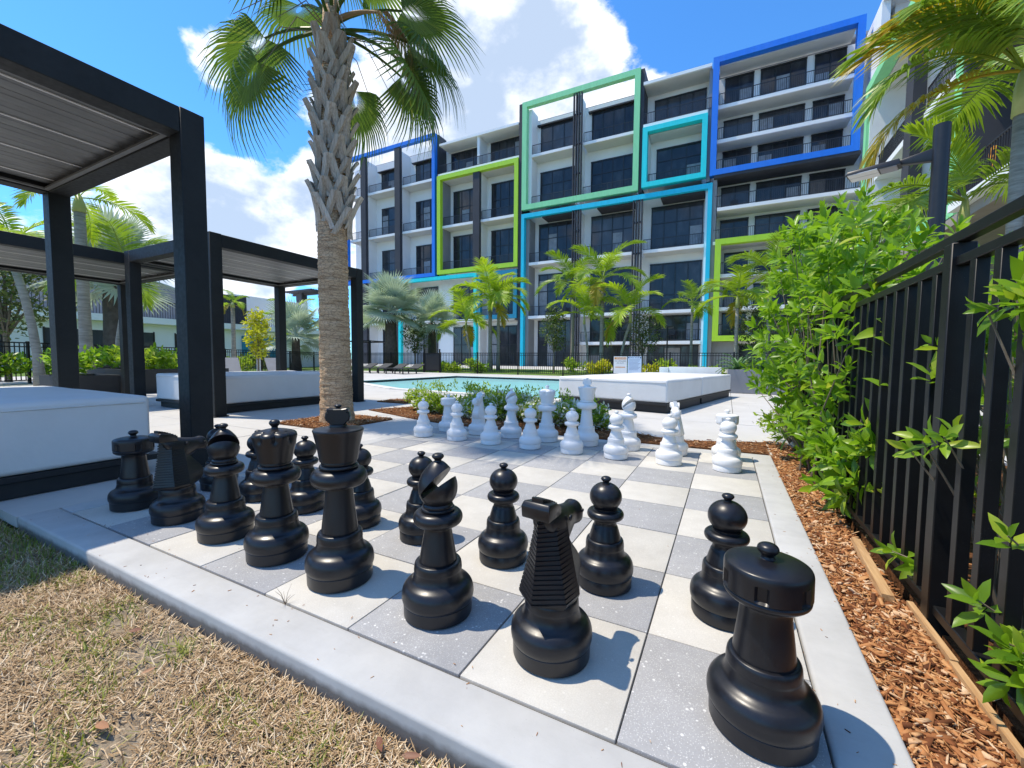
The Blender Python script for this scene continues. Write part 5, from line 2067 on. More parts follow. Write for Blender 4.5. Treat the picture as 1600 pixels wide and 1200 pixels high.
def feather_palm(x, y, h, label, s=1.0, n=9, tr=.09, mix='y', lean=(0, 0), gold=0, pitches=(-12, 66), z0=0.0, yaw0=None, group='feather palms along the far fence'):
    r = empty('feather_palm', (x, y, z0), 0, label, 'palm tree', group)
    lx, ly = lean
    pts = [(lx * q * q, ly * q * q, h * q) for q in (0, .25, .5, .75, 1)]
    MB().tube(pts, [tr * 1.5, tr * 1.1, tr, tr, tr * .95], 12).build('trunk', 'pale_trunk', r, smooth=True)
    top = Vector(pts[-1])
    MB().tube([top, top + Vector((0, 0, .35 * s)), top + Vector((0, 0, .7 * s))], [tr * 1.15, tr * 1.0, tr * .5], 12).build('crownshaft', 'crownshaft', r, smooth=True)
    y0 = random.uniform(0, 6) if yaw0 is None else yaw0
    for q in range(n):
        u = q / max(1, n - 1)
        pit = pitches[0] + (pitches[1] - pitches[0]) * u + random.uniform(-7, 7)
        me = (fy if mix == 'y' else fg)[q % 2] if mix != 'm' else (fy + fg)[q % 5]
        meshobj('frond', me, r, frond_matrix(top + Vector((0, 0, .62 * s)), y0 + q * 2.39996, D(pit - 42), D(random.uniform(-15, 15)), s * random.uniform(.85, 1.08)))
    for q in range(gold):
        meshobj('frond', fo[0], r, frond_matrix(top + Vector((0, 0, .45 * s)), y0 + 1.2 + q * 2.1, D(-38), 0, s))
    return r


feather_palm(-12.0, 25.0, 4.3, 'tall yellow green palm with twin trunks left of the teal frame', 1.28, 10, .13, 'y', gold=1)
feather_palm(-11.5, 25.3, 4.6, 'second trunk of the yellow green palm pair beside the teal frame', 1.05, 8, .11, 'y')
feather_palm(-13.2, 24.4, 2.9, 'shorter leaning yellow palm at the gate end of the pair', 1.15, 9, .08, 'y', lean=(-.45, 0), gold=1)
feather_palm(-5.95, 25.2, 5.1, 'tall green palm, leftmost of the middle clump', 1.05, 10, .10, 'g')
feather_palm(-3.7, 24.0, 5.0, 'tallest spreading palm in the middle of the clump', 1.12, 10, .12, 'm', gold=1)
feather_palm(-4.4, 23.7, 3.0, 'short bright palm leaning in front of the tallest one', .95, 8, .07, 'y', lean=(-.3, 0))
feather_palm(-2.55, 23.8, 3.0, 'yellowing palm leaning over the warning signs', 1.05, 8, .08, 'y', lean=(.55, 0), gold=1)
feather_palm(1.2, 24.8, 3.6, 'slim single palm before the teal post', .72, 7, .07, 'g')
feather_palm(3.4, 23.0, 3.5, 'single palm beside the lime frame with drooping fronds', .92, 9, .09, 'm', gold=1)
feather_palm(4.75, 23.0, 4.5, 'slim palm half hidden by the leafy bush', 1.0, 9, .09, 'g')
feather_palm(-12.3, 3.95, 4.6, 'tall palm with smooth grey trunk behind the pergolas', .62, 8, .125, 'y', group='palms behind the pergolas')
feather_palm(-13.2, 3.3, 3.3, 'shorter bright palm leaning away behind the pergolas', .72, 7, .09, 'y', lean=(-.7, -.2), group='palms behind the pergolas')
feather_palm(-11.6, 4.3, 2.6, 'thin curved palm trunk in the dark planter', .7, 6, .06, 'g', lean=(.35, .2), group='palms behind the pergolas')
feather_palm(-18.1, 11.0, 3.2, 'thin pruned palm with orange stubs before the clubhouse', .35, 6, .09, 'm', gold=2, group='palms behind the pergolas')
feather_palm(-23.5, 18.0, 2.8, 'young bright palm beyond the far pergola', .9, 8, .08, 'y', group='palms behind the pergolas')
# two palms close behind the near fence
nf = [feather_frond('frond', 2.7, 46, .70, 90 + q, 'feather_green', .78, 1.8, .022, .030, .40, vee=.30, ragged=.15) for q in range(2)]
nf += [feather_frond('frond', 2.3, 42, .60, 94, 'feather_leaf', .95, 1.4, .022, .034, .12, vee=.45), feather_frond('frond', 2.5, 44, .62, 95, 'feather_gold', .7, 1.9, .022, .028, .45, vee=.28, ragged=.2)]


def near_palm(x, y, h, label, fr, tr):
    r = empty('feather_palm', (x, y, 0), 0, label, 'palm tree', 'palms behind the near fence')
    MB().tube([(0, 0, -.1), (0.02, 0, h * .5), (0, 0, h)], [tr * 1.4, tr, tr * .95], 16).build('trunk', 'pale_trunk', r, smooth=True)
    MB().tube([(0, 0, h), (0, 0, h + .45), (0, 0, h + .8)], [tr * 1.2, tr * 1.1, tr * .5], 14).build('crownshaft', 'crownshaft', r, smooth=True)
    for yaw, pit, mi, s in fr:
        meshobj('frond', nf[mi], r, frond_matrix((0, 0, h + .72), D(yaw), D(pit - 42), D(random.uniform(-14, 14)), s))
    return r


near_palm(7.25, 9.4, 4.95, 'near palm with shaggy gold and green crown in the upper corner behind the fence',
          [(180, 10, 3, 1.0), (205, 22, 1, 1.0), (190, 50, 0, 1.0), (178, 62, 3, 1.05), (205, 58, 3, 1.05), (222, 48, 0, 1.0), (100, 30, 0, .95), (250, 30, 1, .9), (300, 35, 0, .9), (20, 30, 1, .9), (60, 55, 0, .9), (330, 60, 1, .9)], .10)
near_palm(7.2, 11.0, 3.4, 'slimmer palm with yellow upright frond behind the lamp post',
          [(178, 8, 1, .85), (200, 30, 0, .8), (150, 20, 1, .9), (192, 74, 2, .8), (230, 10, 0, .9), (120, 30, 1, .8), (300, 40, 0, .8), (30, 35, 1, .8), (80, 60, 0, .8)], .075)

# ------------------------------------------------------------------ small-leaved trees
LEAF_V = [(0, 0, 0), (.30, -.20, .05), (.30, 0, 0), (.30, .20, .05), (.70, -.17, .03), (.70, 0, -.03), (.70, .17, .03), (1.0, 0, -.06)]
LEAF_F = [(0, 1, 2, 2), (0, 2, 3, 3), (1, 4, 5, 2), (2, 5, 6, 3), (4, 7, 5, 5), (5, 7, 6, 6)]
LQ_V = [(0, 0, 0), (.35, -.20, .06), (.40, 0, -.01), (.35, .20, .06), (.78, -.13, .02), (1.0, 0, -.07), (.78, .13, .02)]
LQ_F = [(0, 1, 2, 3), (1, 4, 5, 2), (2, 5, 6, 3)]


def leaf_rot(m, up_bias=.35, spread=.55):
    return rot_zyx(rng.uniform(0, 2 * PI, m), rng.normal(up_bias, spread, m), rng.normal(0, .7, m))


def leafy(name, centres, radii, n, size, mat, parent, up=.3, shell=.55, aspect=1.0, kind='stuff'):
    """leaf cloud through several lumps: denser towards each lump's rim"""
    c = np.array(centres)
    rd = np.array(radii)
    wt = (rd[:, 0] * rd[:, 1] * rd[:, 2]) ** .75
    k = rng.choice(len(c), n, p=wt / wt.sum())
    d = rng.normal(size=(n, 3))
    d /= np.linalg.norm(d, axis=1)[:, None]
    q = (shell + (1 - shell) * rng.random(n)) ** .7 * rng.uniform(.75, 1.12, n)
    P = c[k] + d * q[:, None] * rd[k]
    R = leaf_rot(n, up) * (rng.uniform(.65, 1.25, n) * size)[:, None, None]
    R[:, :, 1] *= aspect
    return scatter(name, LQ_V, LQ_F, R, P, mat, parent, kind=kind)


def small_tree(x, y, h, rw, label, n=1500, size=.13, mat='tree_leaf', trunk=.05, shape='round', cat='tree', group=None):
    r = empty('small_tree', (x, y, 0), 0, label, cat, group)
    m = MB()
    base = h * (.35 if shape == 'round' else .25)
    m.tube([(0, 0, -.05), (.02, 0, base), (0, .03, h * .75)], [trunk, trunk * .8, trunk * .25], 8)
    lumps, rads = [], []
    for q in range(11):
        a = q * 2.4
        zz = base + (h - base) * (.18 + .75 * q / 10)
        wd = rw * math.sin(PI * (.18 + .72 * q / 10)) * .75
        p = (wd * .6 * math.cos(a), wd * .6 * math.sin(a), zz)
        lumps.append(p)
        s = rw * random.uniform(.36, .52)
        rads.append((s, s, s * .9))
        m.tube([(0, 0, base * .9), (p[0] * .5, p[1] * .5, (base + zz) / 2), p], [trunk * .5, trunk * .3, trunk * .1], 5)
    m.build('trunk', 'twig', r)
    leafy('crown', lumps, rads, n, size, mat, r)
    return r


small_tree(-6.6, 23.6, 3.9, 1.05, 'small round tree on the lawn left of the palm clump', 1700, .15)
small_tree(-1.5, 25.0, 3.5, 1.35, 'airy small tree behind the warning signs', 1300, .16)
small_tree(4.3, 24.3, 3.6, 1.35, 'airy small tree beside the lime frame, partly behind the bush', 1300, .16)
small_tree(-17.3, 23.2, 3.4, 1.3, 'dense grey green tree under the silver palms', 1900, .15)
small_tree(-17.0, 3.6, 4.4, 1.9, 'dense green tree at the far left beyond the fence', 2800, .17, trunk=.09)
small_tree(-20.5, 1.2, 5.0, 2.2, 'second green tree at the far left behind the first', 2600, .2, trunk=.1)
small_tree(-15.9, 10.8, 2.9, .75, 'bright yellow leaved shrub before the clubhouse', 900, .2, 'yellow_leaf', .05, 'low', 'shrub')

# ------------------------------------------------------------------ low planting behind the far fence
ORD = ['first', 'second', 'third', 'fourth', 'fifth', 'sixth', 'seventh', 'eighth', 'ninth', 'tenth', 'eleventh', 'twelfth', 'thirteenth', 'fourteenth', 'fifteenth', 'sixteenth', 'seventeenth', 'eighteenth', 'nineteenth', 'twentieth']
kq = -1
for q in range(20):
    x = -14.2 + q * .98 + random.uniform(-.3, .3)
    if -9.2 < x < -6.0 or -5.6 < x < -5.0:
        continue
    kq += 1
    h = random.uniform(.55, .95)
    r = empty('low_shrub', (x, 21.0 + random.uniform(-.2, .5), 0), 0, 'low leafy shrub behind the far pool fence, %s from the gate' % ORD[kq], 'shrub', 'low shrubs behind the far pool fence')
    lp = [(random.uniform(-.35, .35), random.uniform(-.2, .2), h * random.uniform(.35, .75)) for _ in range(5)]
    leafy('foliage', lp, [(.32, .28, .28)] * 5, 260, .22, random.choice(['hedge_leaf', 'bush_leaf', 'yellow_leaf', 'hedge_leaf']), r, .6)
for q in range(16):
    x0, y0 = -21.2 + 6.0 * (1 - q / 15), 14.0 - 12.5 * (1 - q / 15)
    r = empty('low_shrub', (x0 + .7, y0, 0), 0, 'low leafy shrub before the side fence, %s counting from the pergola end' % ORD[q], 'shrub', 'low shrubs before the side fence')
    lp = [(random.uniform(-.45, .45), random.uniform(-.45, .45), random.uniform(.25, .75)) for _ in range(5)]
    leafy('foliage', lp, [(.35, .35, .3)] * 5, 300, .20, random.choice(['hedge_leaf', 'tree_leaf', 'bush_leaf']), r, .6)
for q, (x, y, z) in enumerate(((-9.3, 2.9, .38), (-10.5, 4.0, .49), (-9.7, 4.0, .49), (-9.0, 4.1, .49), (-10.2, 5.0, .49), (-9.1, 5.0, .49))):
    r = empty('planter_shrub', (x, y, z), 0, ('shrub alone in the low charcoal planter', 'shrub at the far front of the tall charcoal planter', 'shrub at the middle front of the tall charcoal planter', 'shrub at the near front of the tall charcoal planter', 'shrub at the back of the tall charcoal planter, away from the pergola', 'shrub at the back of the tall charcoal planter, next to the pergola')[q], 'shrub', 'shrubs in the charcoal planters')
    lp = [(random.uniform(-.35, .35), random.uniform(-.3, .3), random.uniform(.1, .4)) for _ in range(5)]
    leafy('foliage', lp, [(.28, .28, .22)] * 5, 320, .15, random.choice(['hedge_leaf', 'bush_leaf']), r, .6)
# agaves in the grey planter
ag = []
for q in range(2):
    V, F, RN = [], [], []
    rr = random.Random(q)
    for k in range(26):
        a, e = k * 2.39996, .25 + 1.1 * (k / 26)
        L = .62 * rr.uniform(.85, 1.1)
        b = len(V)
        for i in range(5):
            s = i / 4
            w = .045 * (.7, 1, .9, .55, .03)[i]
            ee = e - .5 * s * s
            x, z = L * s * math.cos(ee), L * s * math.sin(ee)
            V += [(x * math.cos(a) - w * math.sin(a), x * math.sin(a) + w * math.cos(a), z + .02), (x * math.cos(a), x * math.sin(a), z), (x * math.cos(a) + w * math.sin(a), x * math.sin(a) - w * math.cos(a), z + .02)]
        F += [tuple(b + w_ for w_ in f) for f in strip_faces(5)]
        RN += [rr.random()] * 8
    me = bpy.data.meshes.new('rosette')
    me.from_pydata(V, [], F)
    at_ = me.attributes.new('rnd', 'FLOAT', 'FACE')
    at_.data.foreach_set('value', np.asarray(RN, dtype=np.float32))
    me.materials.append(MATS['agave_leaf'])
    ag.append(me)
for q in range(7):
    o = meshobj('agave', ag[q % 2])
    o.location = (3.3 + q * .62, 12.0 + random.uniform(-.1, .1), .57)
    o.rotation_euler = (0, 0, random.uniform(0, 6))
    tag(o, 'spiky green agave in the grey planter, %s counting from the daybed' % ORD[q], 'agave', 'agaves in the grey planter')

# ------------------------------------------------------------------ flowering hedge behind the white pieces
HN = ['first flowering shrub at the palm end of the hedge', 'flowering shrub behind the shaded white rook', 'flowering shrub behind the shaded white knight', 'flowering shrub behind the shaded white bishop',
      'white blossomed shrub between white bishop and queen', 'white blossomed shrub behind the white queen', 'white blossomed shrub behind the white king', 'last flowering shrub at the daybed end of the hedge', 'low flowering shrub filling the back of the hedge']
hz = [(-1.30, 4.50, .19, .34), (-.90, 4.20, .19, .33), (-.50, 4.35, .20, .35), (-.05, 4.05, .20, .34), (.38, 4.12, .20, .34), (.82, 4.08, .20, .34), (1.22, 4.0, .18, .30), (1.60, 3.98, .16, .26), (-.2, 4.55, .20, .34)]
for q, (x, y, z, s) in enumerate(hz):
    r = empty('flowering_shrub', (x, y, 0.0), 0, HN[q], 'shrub', 'white flowering hedge shrubs')
    lp = [(random.uniform(-.2, .2), random.uniform(-.16, .16), z * random.uniform(.4, 1.3)) for _ in range(9)]
    leafy('foliage', lp, [(s * .50, s * .50, s * .36)] * 9, 1900, .055, 'hedge_leaf', r, .5, .35)
    sp = [(random.uniform(-.24, .24), random.uniform(-.2, .2), z + .17 + .07 * random.random()) for _ in range(5)]
    leafy('sprig', sp, [(.07, .07, .07)] * 5, 110, .045, 'hedge_leaf', r, .8)
    leafy('blossom', lp, [(s * .56, s * .56, s * .38)] * 9, (160, 200, 300, 700, 700, 900, 900, 600, 240)[q], .060, 'hedge_white', r, .5, .85)
    m = MB()
    for p in lp:
        m.tube([(0, 0, 0), (p[0] * .6, p[1] * .6, p[2] * .6), p], [.008, .006, .003], 5)
    m.build('stems', 'twig', r)
r = empty('flowering_shrub', (3.62, 4.15, 0.0), 0, 'thin variegated shrub at the mulch corner under the big bush', 'shrub')
lp = [(random.uniform(-.22, .25), random.uniform(-.2, .2), random.uniform(.10, .34)) for _ in range(11)]
leafy('foliage', lp, [(.13, .13, .11)] * 11, 420, .052, 'hedge_leaf', r, .5)
leafy('blossom', lp, [(.13, .13, .11)] * 11, 240, .046, 'hedge_white', r, .5, .7)
m = MB()
for p in lp:
    m.tube([(0, 0, 0), (p[0] * .4, p[1] * .4, p[2] * .7), p], [.006, .004, .002], 5)
m.build('stems', 'twig', r)

# ------------------------------------------------------------------ big bush swallowing the near fence: lanceolate leaves in rosettes
BL2_V = [(0, 0, 0), (.18, -.105, .03), (.18, 0, -.012), (.18, .105, .03), (.48, -.185, .045), (.48, 0, -.02), (.48, .185, .045), (.78, -.115, .0), (.78, 0, -.045), (.78, .115, .0), (1.0, 0, -.12)]
BL2_F = [(0, 1, 2, 3), (1, 4, 5, 2), (2, 5, 6, 3), (4, 7, 8, 5), (5, 8, 9, 6), (7, 10, 8, 8), (8, 10, 9, 9)]
BL2_T = [(0, 1, 2), (0, 2, 3), (1, 4, 5), (1, 5, 2), (2, 5, 6), (2, 6, 3), (4, 7, 8), (4, 8, 5), (5, 8, 9), (5, 9, 6), (7, 10, 8), (8, 10, 9)]


def rosettes(tips, dirs, per, size):
    """leaf transforms: several leaves whorled round each shoot tip"""
    R, P = [], []
    for tp, dv in zip(tips, dirs):
        dv = dv / (np.linalg.norm(dv) + 1e-9)
        ref = np.array([0, 0, 1.0]) if abs(dv[2]) < .9 else np.array([1.0, 0, 0])
        a = np.cross(ref, dv)
        a /= np.linalg.norm(a)
        b = np.cross(dv, a)
        n = per + rng.integers(-2, 3)
        ph = rng.uniform(0, 6.28)
        for k in range(n):
            th = ph + k * 2.39996
            u = k / max(1, n - 1)
            op = 1.25 - .95 * u + rng.normal(0, .12)                  # opening angle off the shoot
            rd = a * math.cos(th) + b * math.sin(th)
            x = dv * math.cos(op) + rd * math.sin(op)
            x[2] -= .12 * math.sin(op)
            x /= np.linalg.norm(x)
            yv = np.cross(dv, rd)
            yv = yv - x * yv.dot(x)
            yv /= np.linalg.norm(yv)
            zv = np.cross(x, yv)
            s = size * rng.uniform(.7, 1.2) * (1 - .35 * u)
            R.append(np.stack([x, yv, zv], 1) * s)
            P.append(tp - dv * size * .5 * (1 - u))
    return np.array(R), np.array(P)


def shoot_cloud(lumps, n):
    """tips and outward directions over the skin of a set of ellipsoids"""
    c = np.array([l[:3] for l in lumps])
    rd = np.array([l[3:] for l in lumps])
    wt = (rd[:, 0] * rd[:, 1] * rd[:, 2]) ** .67
    k = rng.choice(len(c), n, p=wt / wt.sum())
    d = rng.normal(size=(n, 3))
    d /= np.linalg.norm(d, axis=1)[:, None]
    q = rng.uniform(.40, 1.05, n) ** .6 * np.where(rng.random(n) < .16, rng.uniform(1.05, 1.38, n), 1.0)
    P = c[k] + d * q[:, None] * rd[k]
    dirs = d * .8 + np.array([0, 0, .65]) + rng.normal(0, .25, (n, 3))
    ok = P[:, 2] > .03
    return P[ok], dirs[ok]


BUSH = [  # x, y, z, rx, ry, rz
    (3.70, 3.30, .55, .36, .75, .50), (3.68, 3.30, 1.15, .42, .80, .50), (3.75, 3.15, 1.65, .40, .62, .38), (3.66, 2.45, .95, .26, .45, .55), (3.72, 2.45, 1.50, .28, .40, .30),
    (3.68, 2.15, .50, .20, .32, .35), (3.68, 1.85, 1.02, .18, .28, .28), (3.52, 3.6, .85, .30, .55, .45), (3.55, 3.75, 1.45, .30, .45, .35), (3.85, 3.7, 1.95, .35, .5, .28), (3.95, 2.8, 1.3, .35, .6, .6),
    (3.66, 2.6, .30, .24, .5, .26), (3.62, 3.4, .30, .32, .6, .28), (3.62, 2.0, .22, .16, .3, .2), (3.70, 1.62, .62, .13, .2, .25), (3.72, 1.75, .35, .16, .3, .2), (3.9, 2.2, .9, .3, .5, .6)]
bush = empty('leafy_bush', (3.72, 2.9, -0.03), 0, 'big glossy green bush growing through the black fence', 'bush')
org = np.array([3.72, 2.9, -0.03])
tips, dirs = shoot_cloud(BUSH, 680)
Rm, Pm = rosettes(tips, dirs, 8, .125)
dist = np.linalg.norm(Pm - np.array(CAM), axis=1)
order = np.argsort(dist)
near_i, rest_i = order[:300], order[300:]


def leaf_mesh(name, mat):
    me = bpy.data.meshes.new(name)
    me.from_pydata(BL2_V, [], BL2_T)
    me.polygons.foreach_set('use_smooth', [True] * len(me.polygons))
    me.materials.append(MATS[mat])
    return me


LEAFME = leaf_mesh('leaf', 'bush_leaf_part')


def leaf_objects(Rs, Ps, parent, origin):
    for Rk, Pk in zip(Rs, Ps):
        o = bpy.data.objects.new('leaf', LEAFME)
        COL.objects.link(o)
        o.parent = parent
        M = Matrix([list(Rk[0]) + [Pk[0] - origin[0]], list(Rk[1]) + [Pk[1] - origin[1]], list(Rk[2]) + [Pk[2] - origin[2]], [0, 0, 0, 1]])
        o.matrix_local = M


leaf_objects(Rm[near_i], Pm[near_i], bush, org)
scatter('foliage', BL2_V, BL2_T, Rm[rest_i], Pm[rest_i] - org, 'bush_leaf', bush, rnd=np.clip(rng.normal(.45, .2, len(rest_i)), 0, 1), smooth=True, kind='stuff')
m = MB()
for q in range(0, len(tips), 5):
    tp = tips[q] - org
    b = np.array([rng.normal(0, .06), np.clip(tp[1] * .75, -1.2, .9) + rng.normal(0, .08), 0])
    mid = (b + tp) / 2 + np.array([rng.normal(0, .05), rng.normal(0, .05), .06])
    m.tube([tuple(b), tuple(mid), tuple(tp)], [.008, .005, .002], 5)
m.build('stems', 'twig', bush)['kind'] = 'stuff'

# shoots between and beyond the nearest pickets
shoots = [('leafy_shrub', (3.84, 0.95), 'leafy shrub sprouting through the pickets beside the fence post', [(3.60, .90, .51, .06, .06, .07), (3.60, .77, .60, .06, .05, .05), (3.64, .98, .85, .07, .07, .10), (3.82, .95, .5, .10, .14, .3), (3.82, 1.05, 1.0, .12, .16, .16), (3.66, 1.15, .14, .08, .10, .08)], 40),
          ('leafy_shrub', (3.86, 0.50), 'leafy shrub at the picture edge behind the near pickets', [(3.60, .55, 1.02, .06, .06, .06), (3.62, .47, .93, .06, .06, .06), (3.60, .46, .40, .06, .06, .07), (3.62, .56, .20, .05, .05, .06), (3.62, .43, .15, .05, .05, .06), (3.85, .55, .7, .12, .16, .45), (3.64, .45, .66, .06, .06, .06)], 48),
          ('leafy_shrub', (4.5, 1.6), 'dark leafy shrub filling the bed behind the fence', [(4.5, 1.5, .5, .45, .6, .55), (4.4, 2.0, .9, .4, .5, .5), (4.6, .9, .45, .4, .5, .45), (4.5, .3, .5, .4, .4, .5), (4.6, 2.8, .9, .5, .6, .7)], 330)]
for nm, (sx, sy), lab, lumps, n in shoots:
    r = empty(nm, (sx, sy, -.03), 0, lab, 'shrub', 'shrubs behind the near fence')
    o_ = np.array([sx, sy, -.03])
    tp, dr = shoot_cloud(lumps, n)
    if n < 100:
        dr = dr + np.array([-.35, -.25, 0])
    Rk, Pk = rosettes(tp, dr, 7, .088 if n < 100 else .10)
    if n < 100:
        di = np.argsort(np.linalg.norm(Pk - np.array(CAM), axis=1))
        leaf_objects(Rk[di[:300]], Pk[di[:300]], r, o_)
        Rk, Pk = Rk[di[300:]], Pk[di[300:]]
    if len(Pk):
        scatter('foliage', BL2_V, BL2_T, Rk, Pk - o_, 'bush_leaf', r, rnd=np.clip(rng.normal(.5, .22, len(Pk)), 0, 1), smooth=True, kind='stuff')
    m = MB()
    for q in range(len(tp)):
        e = tp[q] - o_
        b = np.array([rng.normal(0, .04), rng.normal(0, .05), 0])
        mid = (b + e) / 2 + np.array([.03, .0, .05])
        m.tube([tuple(b), tuple(mid), tuple(e)], [.007, .005, .002], 5)
    m.build('stems', 'twig', r)['kind'] = 'stuff'

# ------------------------------------------------------------------ far fences, lamp, signs, loungers
def pool_fence(p0, p1, label, pitch=.115, h=1.22, skip=()):
    (x0, y0), (x1, y1) = p0, p1
    L = math.hypot(x1 - x0, y1 - y0)
    r = empty('pool_fence', (x0, y0, 0), math.atan2(y1 - y0, x1 - x0), label, 'fence', 'black pool fences')
    for z0, z1 in ((h - .035, h), (h - .15, h - .12), (.08, .11)):
        box('rail', 0, L, -.016, .016, z0, z1, 'fence_paint', r)
    n = int(L / 2.4)
    for k in range(n + 1):
        xx = L * k / n
        box('post', xx - .03, xx + .03, -.03, .03, -.1, h + .03, 'fence_paint', r)
    m = MB()
    k = 0
    xx = pitch
    while xx < L:
        m.box(xx - .0095, xx + .0095, -.0095, .0095, .11, h - .035)
        xx += pitch
    m.build('pickets', 'fence_paint', r)['kind'] = 'stuff'
    return r


pool_fence((-22.0, 20.0), (-13.9, 20.0), 'black pool fence in front of the large silver palm')
pool_fence((-12.6, 20.0), (8.6, 20.0), 'long black pool fence along the far edge of the pool')
pool_fence((-13.6, -1.0), (-22.0, 20.0), 'black fence running behind the pergolas to the clubhouse')
# gate with solid mesh panel
gt = empty('fence_gate', (-13.25, 20.0, 0), 0, 'black gate with dark mesh panel in the far pool fence', 'gate')
box('post', -.62, -.55, -.035, .035, 0, 1.45, 'fence_paint', gt)
box('post', .55, .62, -.035, .035, 0, 1.45, 'fence_paint', gt)
for z in (.1, 1.15):
    box('rail', -.549, .549, -.02, .02, z, z + .05, 'fence_paint', gt)
box('mesh_panel', -.549, .549, -.008, .008, .151, 1.149, 'plinth_black', gt)
# trellis frame behind the fence
r = empty('gazebo_frame', (-24.6, 26.0, 0), 0, 'black gazebo frame behind the fence left of the silver palm', 'gazebo')
for x in (-1.4, 1.2):
    for y in (-1.2, 1.2):
        box('post', x - .05, x + .05, y - .05, y + .05, 0, 2.25, 'fence_paint', r)
for y in (-1.2, 1.2):
    box('beam', -1.45, 1.25, y - .05, y + .05, 2.251, 2.35, 'fence_paint', r)
for x in (-1.4, 1.2):
    box('beam', x - .05, x + .05, -1.149, 1.149, 2.252, 2.34, 'fence_paint', r)
# sun loungers by the pool
for q, x in enumerate((-16.4, -15.2, -14.0, -12.8)):
    r = empty('sun_lounger', (x, 17.4, 0), 0, 'dark sun lounger beyond the pool corner, %s in the row from the silver palm' % ORD[q], 'sun lounger', 'dark loungers beyond the pool')
    box('bed', -.33, .33, -.95, .35, .26, .31, 'planter_dark', r)
    MB().add([(-.33, .351, .26), (.33, .351, .26), (.33, .95, .50), (-.33, .95, .50), (-.33, .351, .31), (.33, .351, .31), (.33, .93, .55), (-.33, .93, .55)],
             [(0, 3, 2, 1), (4, 5, 6, 7), (0, 1, 5, 4), (1, 2, 6, 5), (2, 3, 7, 6), (3, 0, 4, 7)]).build('backrest', 'planter_dark', r)
    for lx in (-.28, .28):
        for ly in (-.85, .25):
            box('leg', lx - .025, lx + .025, ly - .025, ly + .025, 0, .259, 'planter_dark', r)
for q, (x, y) in enumerate(((-12.2, 7.6), (-12.6, 9.6))):
    r = empty('sun_lounger', (x, y, 0), rad(70), ('grey lounger with raised back beyond the second daybed', 'grey lounger nearer the low silver palm')[q], 'sun lounger', 'grey loungers beyond the pergola')
    box('bed', -.33, .33, -1.0, .3, .28, .34, 'planter_grey', r)
    MB().add([(-.33, .301, .28), (.33, .301, .28), (.33, .85, .78), (-.33, .85, .78), (-.33, .301, .34), (.33, .301, .34), (.33, .81, .82), (-.33, .81, .82)],
             [(0, 3, 2, 1), (4, 5, 6, 7), (0, 1, 5, 4), (1, 2, 6, 5), (2, 3, 7, 6), (3, 0, 4, 7)]).build('backrest', 'planter_grey', r)
    for lx in (-.28, .28):
        for ly in (-.9, .2):
            box('leg', lx - .025, lx + .025, ly - .025, ly + .025, 0, .279, 'planter_grey', r)

# pole lamp with flat led head
simple('pole_black', (0.010, 0.010, 0.012), (0.016, 0.016, 0.018), 8, 0.4, coord='World')
simple('lamp_panel', (0.52, 0.52, 0.50), (0.60, 0.60, 0.58), 5, 0.35, coord='World')
lp_ = empty('lamp_post', (5.22, 6.05, -.03), math.atan2(.366, -.93), 'black lamp post with flat head standing behind the bush and fence', 'lamp post')
MB().tube([(0, 0, 0), (0, 0, 3.69)], [.078, .078], 20).build('pole', 'pole_black', lp_, smooth=True, angle=40)
MB().tube([(0, 0, 0), (0, 0, .05)], [.14, .14], 20).build('base_flange', 'pole_black', lp_, smooth=True, angle=40)
MB().add([(.05, -.035, 3.28), (.36, -.04, 3.33), (.36, .04, 3.33), (.05, .035, 3.28), (.05, -.035, 3.44), (.36, -.04, 3.39), (.36, .04, 3.39), (.05, .035, 3.44)],
         [(0, 3, 2, 1), (4, 5, 6, 7), (0, 1, 5, 4), (1, 2, 6, 5), (2, 3, 7, 6), (3, 0, 4, 7)]).build('arm', 'pole_black', lp_, bevel=.01)
hd = MB().add([(.34, -.10, 3.325), (.88, -.165, 3.325), (.88, .165, 3.325), (.34, .10, 3.325), (.36, -.09, 3.40), (.86, -.15, 3.37), (.86, .15, 3.37), (.36, .09, 3.40)],
              [(0, 3, 2, 1), (4, 5, 6, 7), (0, 1, 5, 4), (1, 2, 6, 5), (2, 3, 7, 6), (3, 0, 4, 7)]).build('lamp_head', 'pole_black', lp_, bevel=.008)
box('led_panel', .56, .86, -.145, -.006, 3.316, 3.3245, 'lamp_panel', hd)
box('led_panel', .56, .86, .006, .145, 3.316, 3.3245, 'lamp_panel', hd)
box('driver_cover', .38, .545, -.10, .10, 3.316, 3.3245, 'planter_grey', hd)
# short garden lamp before the building
gl_ = empty('garden_lamp', (-0.35, 27.0, 0), 0, 'thin black garden lamp post in front of the teal post', 'lamp post')
MB().tube([(0, 0, 0), (0, 0, 2.9)], [.05, .04], 10).build('pole', 'pole_black', gl_)
box('lamp_head', -.35, .35, -.12, .12, 2.9, 2.98, 'pole_black', gl_)
# bollard light by the left fence
bl = empty('bollard', (-17.0, 11.5, 0), 0, 'pale bollard by the fence beyond the second daybed', 'bollard')
MB().tube([(0, 0, 0), (0, 0, 1.1)], [.09, .08], 12).build('shaft', 'white_stucco', bl, smooth=True, angle=40)
MB().tube([(0, 0, 1.1), (0, 0, 1.18)], [.11, .03], 12).build('cap', 'white_stucco', bl, smooth=True, angle=40)

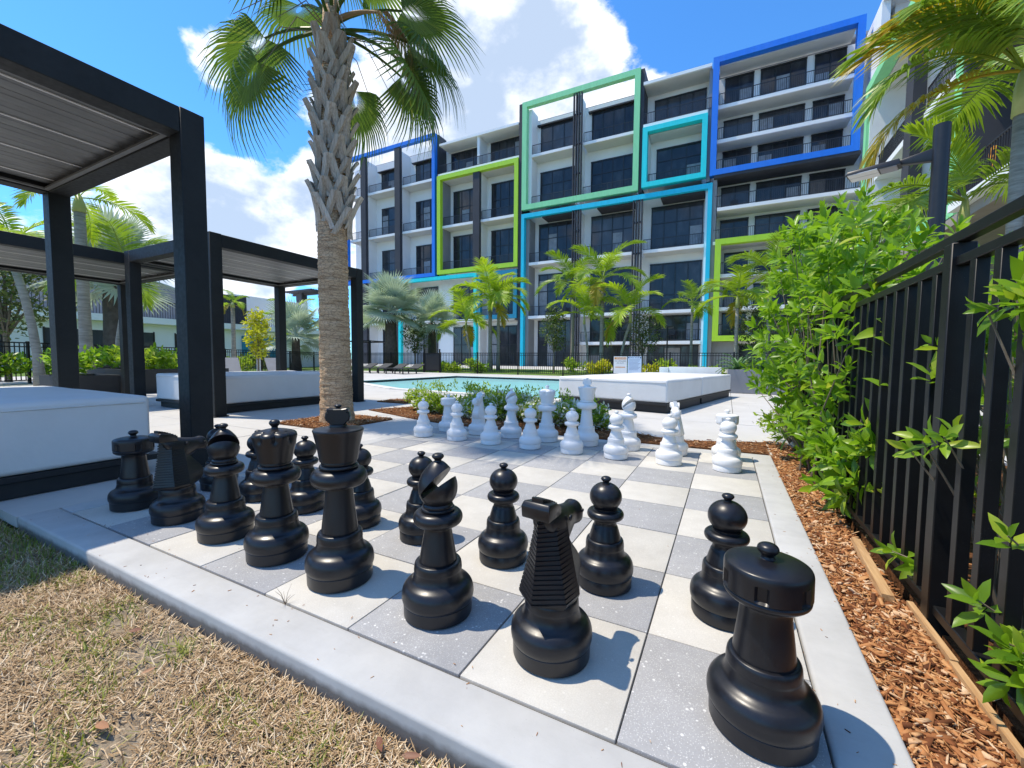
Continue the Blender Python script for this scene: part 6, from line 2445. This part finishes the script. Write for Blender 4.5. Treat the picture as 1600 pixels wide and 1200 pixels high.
# pool notices on the far fence
simple('sign_white', (0.72, 0.71, 0.69), (0.78, 0.77, 0.75), 4, 0.5, coord='World')
simple('sign_pale', (0.52, 0.62, 0.74), (0.58, 0.68, 0.80), 4, 0.5, coord='World')
simple('ink_black', (0.02, 0.02, 0.02), (0.03, 0.03, 0.03), 4, 0.6, coord='World')
simple('ink_orange', (0.62, 0.24, 0.05), (0.70, 0.29, 0.07), 4, 0.6, coord='World')
simple('ink_blue', (0.02, 0.05, 0.16), (0.03, 0.07, 0.20), 4, 0.6, coord='World')
Ms = Matrix(((1, 0, 0, 0), (0, 0, -1, 0), (0, 1, 0, 0), (0, 0, 0, 1)))


def put_text(parent, body, size, mat, x, z):
    o = text_obj('lettering', body, size, mat, Matrix.Translation((x, -.0285, z)) @ Ms, parent)
    return o


s1_ = empty('warning_sign', (-1.64, 19.94, .62), 0, 'white and orange warning sign on the far fence above the daybed', 'sign')
box('board', -.325, .325, -.026, -.012, -.42, .42, 'sign_white', s1_)
box('header_band', -.29, .29, -.0275, -.0262, .27, .38, 'ink_orange', s1_)
put_text(s1_, 'WARNING', .105, 'sign_white', .05, .325)
put_text(s1_, 'NO LIFEGUARD', .078, 'ink_black', 0, .19)
put_text(s1_, 'ON DUTY', .078, 'ink_black', 0, .09)
box('rule_line', -.24, .24, -.0275, -.0262, -.13, -.09, 'ink_orange', s1_)
s2_ = empty('pool_rules_sign', (-.955, 19.94, .62), 0, 'pale blue pool rules sign beside the warning sign on the fence', 'sign')
box('board', -.325, .325, -.026, -.012, -.42, .42, 'sign_pale', s2_)
put_text(s2_, 'POOL RULES', .075, 'ink_blue', 0, .36)
for x in (-.28, .28):
    box('logo_square', x - .03, x + .03, -.0275, -.0262, .33, .39, 'ink_blue', s2_)
for k in range(9):
    box('text_line', -.27, .27 - .05 * (k % 3), -.0272, -.0262, .25 - .06 * k, .262 - .06 * k, 'ink_blue', s2_)
# text curves become plain meshes
dg = bpy.context.evaluated_depsgraph_get()
for o in [o for o in bpy.data.objects if o.type == 'FONT']:
    me = bpy.data.meshes.new_from_object(o.evaluated_get(dg))
    n = bpy.data.objects.new(o.name, me)
    COL.objects.link(n)
    n.parent = o.parent
    n.matrix_local = o.matrix_local.copy()
    nm = o.name
    bpy.data.objects.remove(o)
    n.name = nm
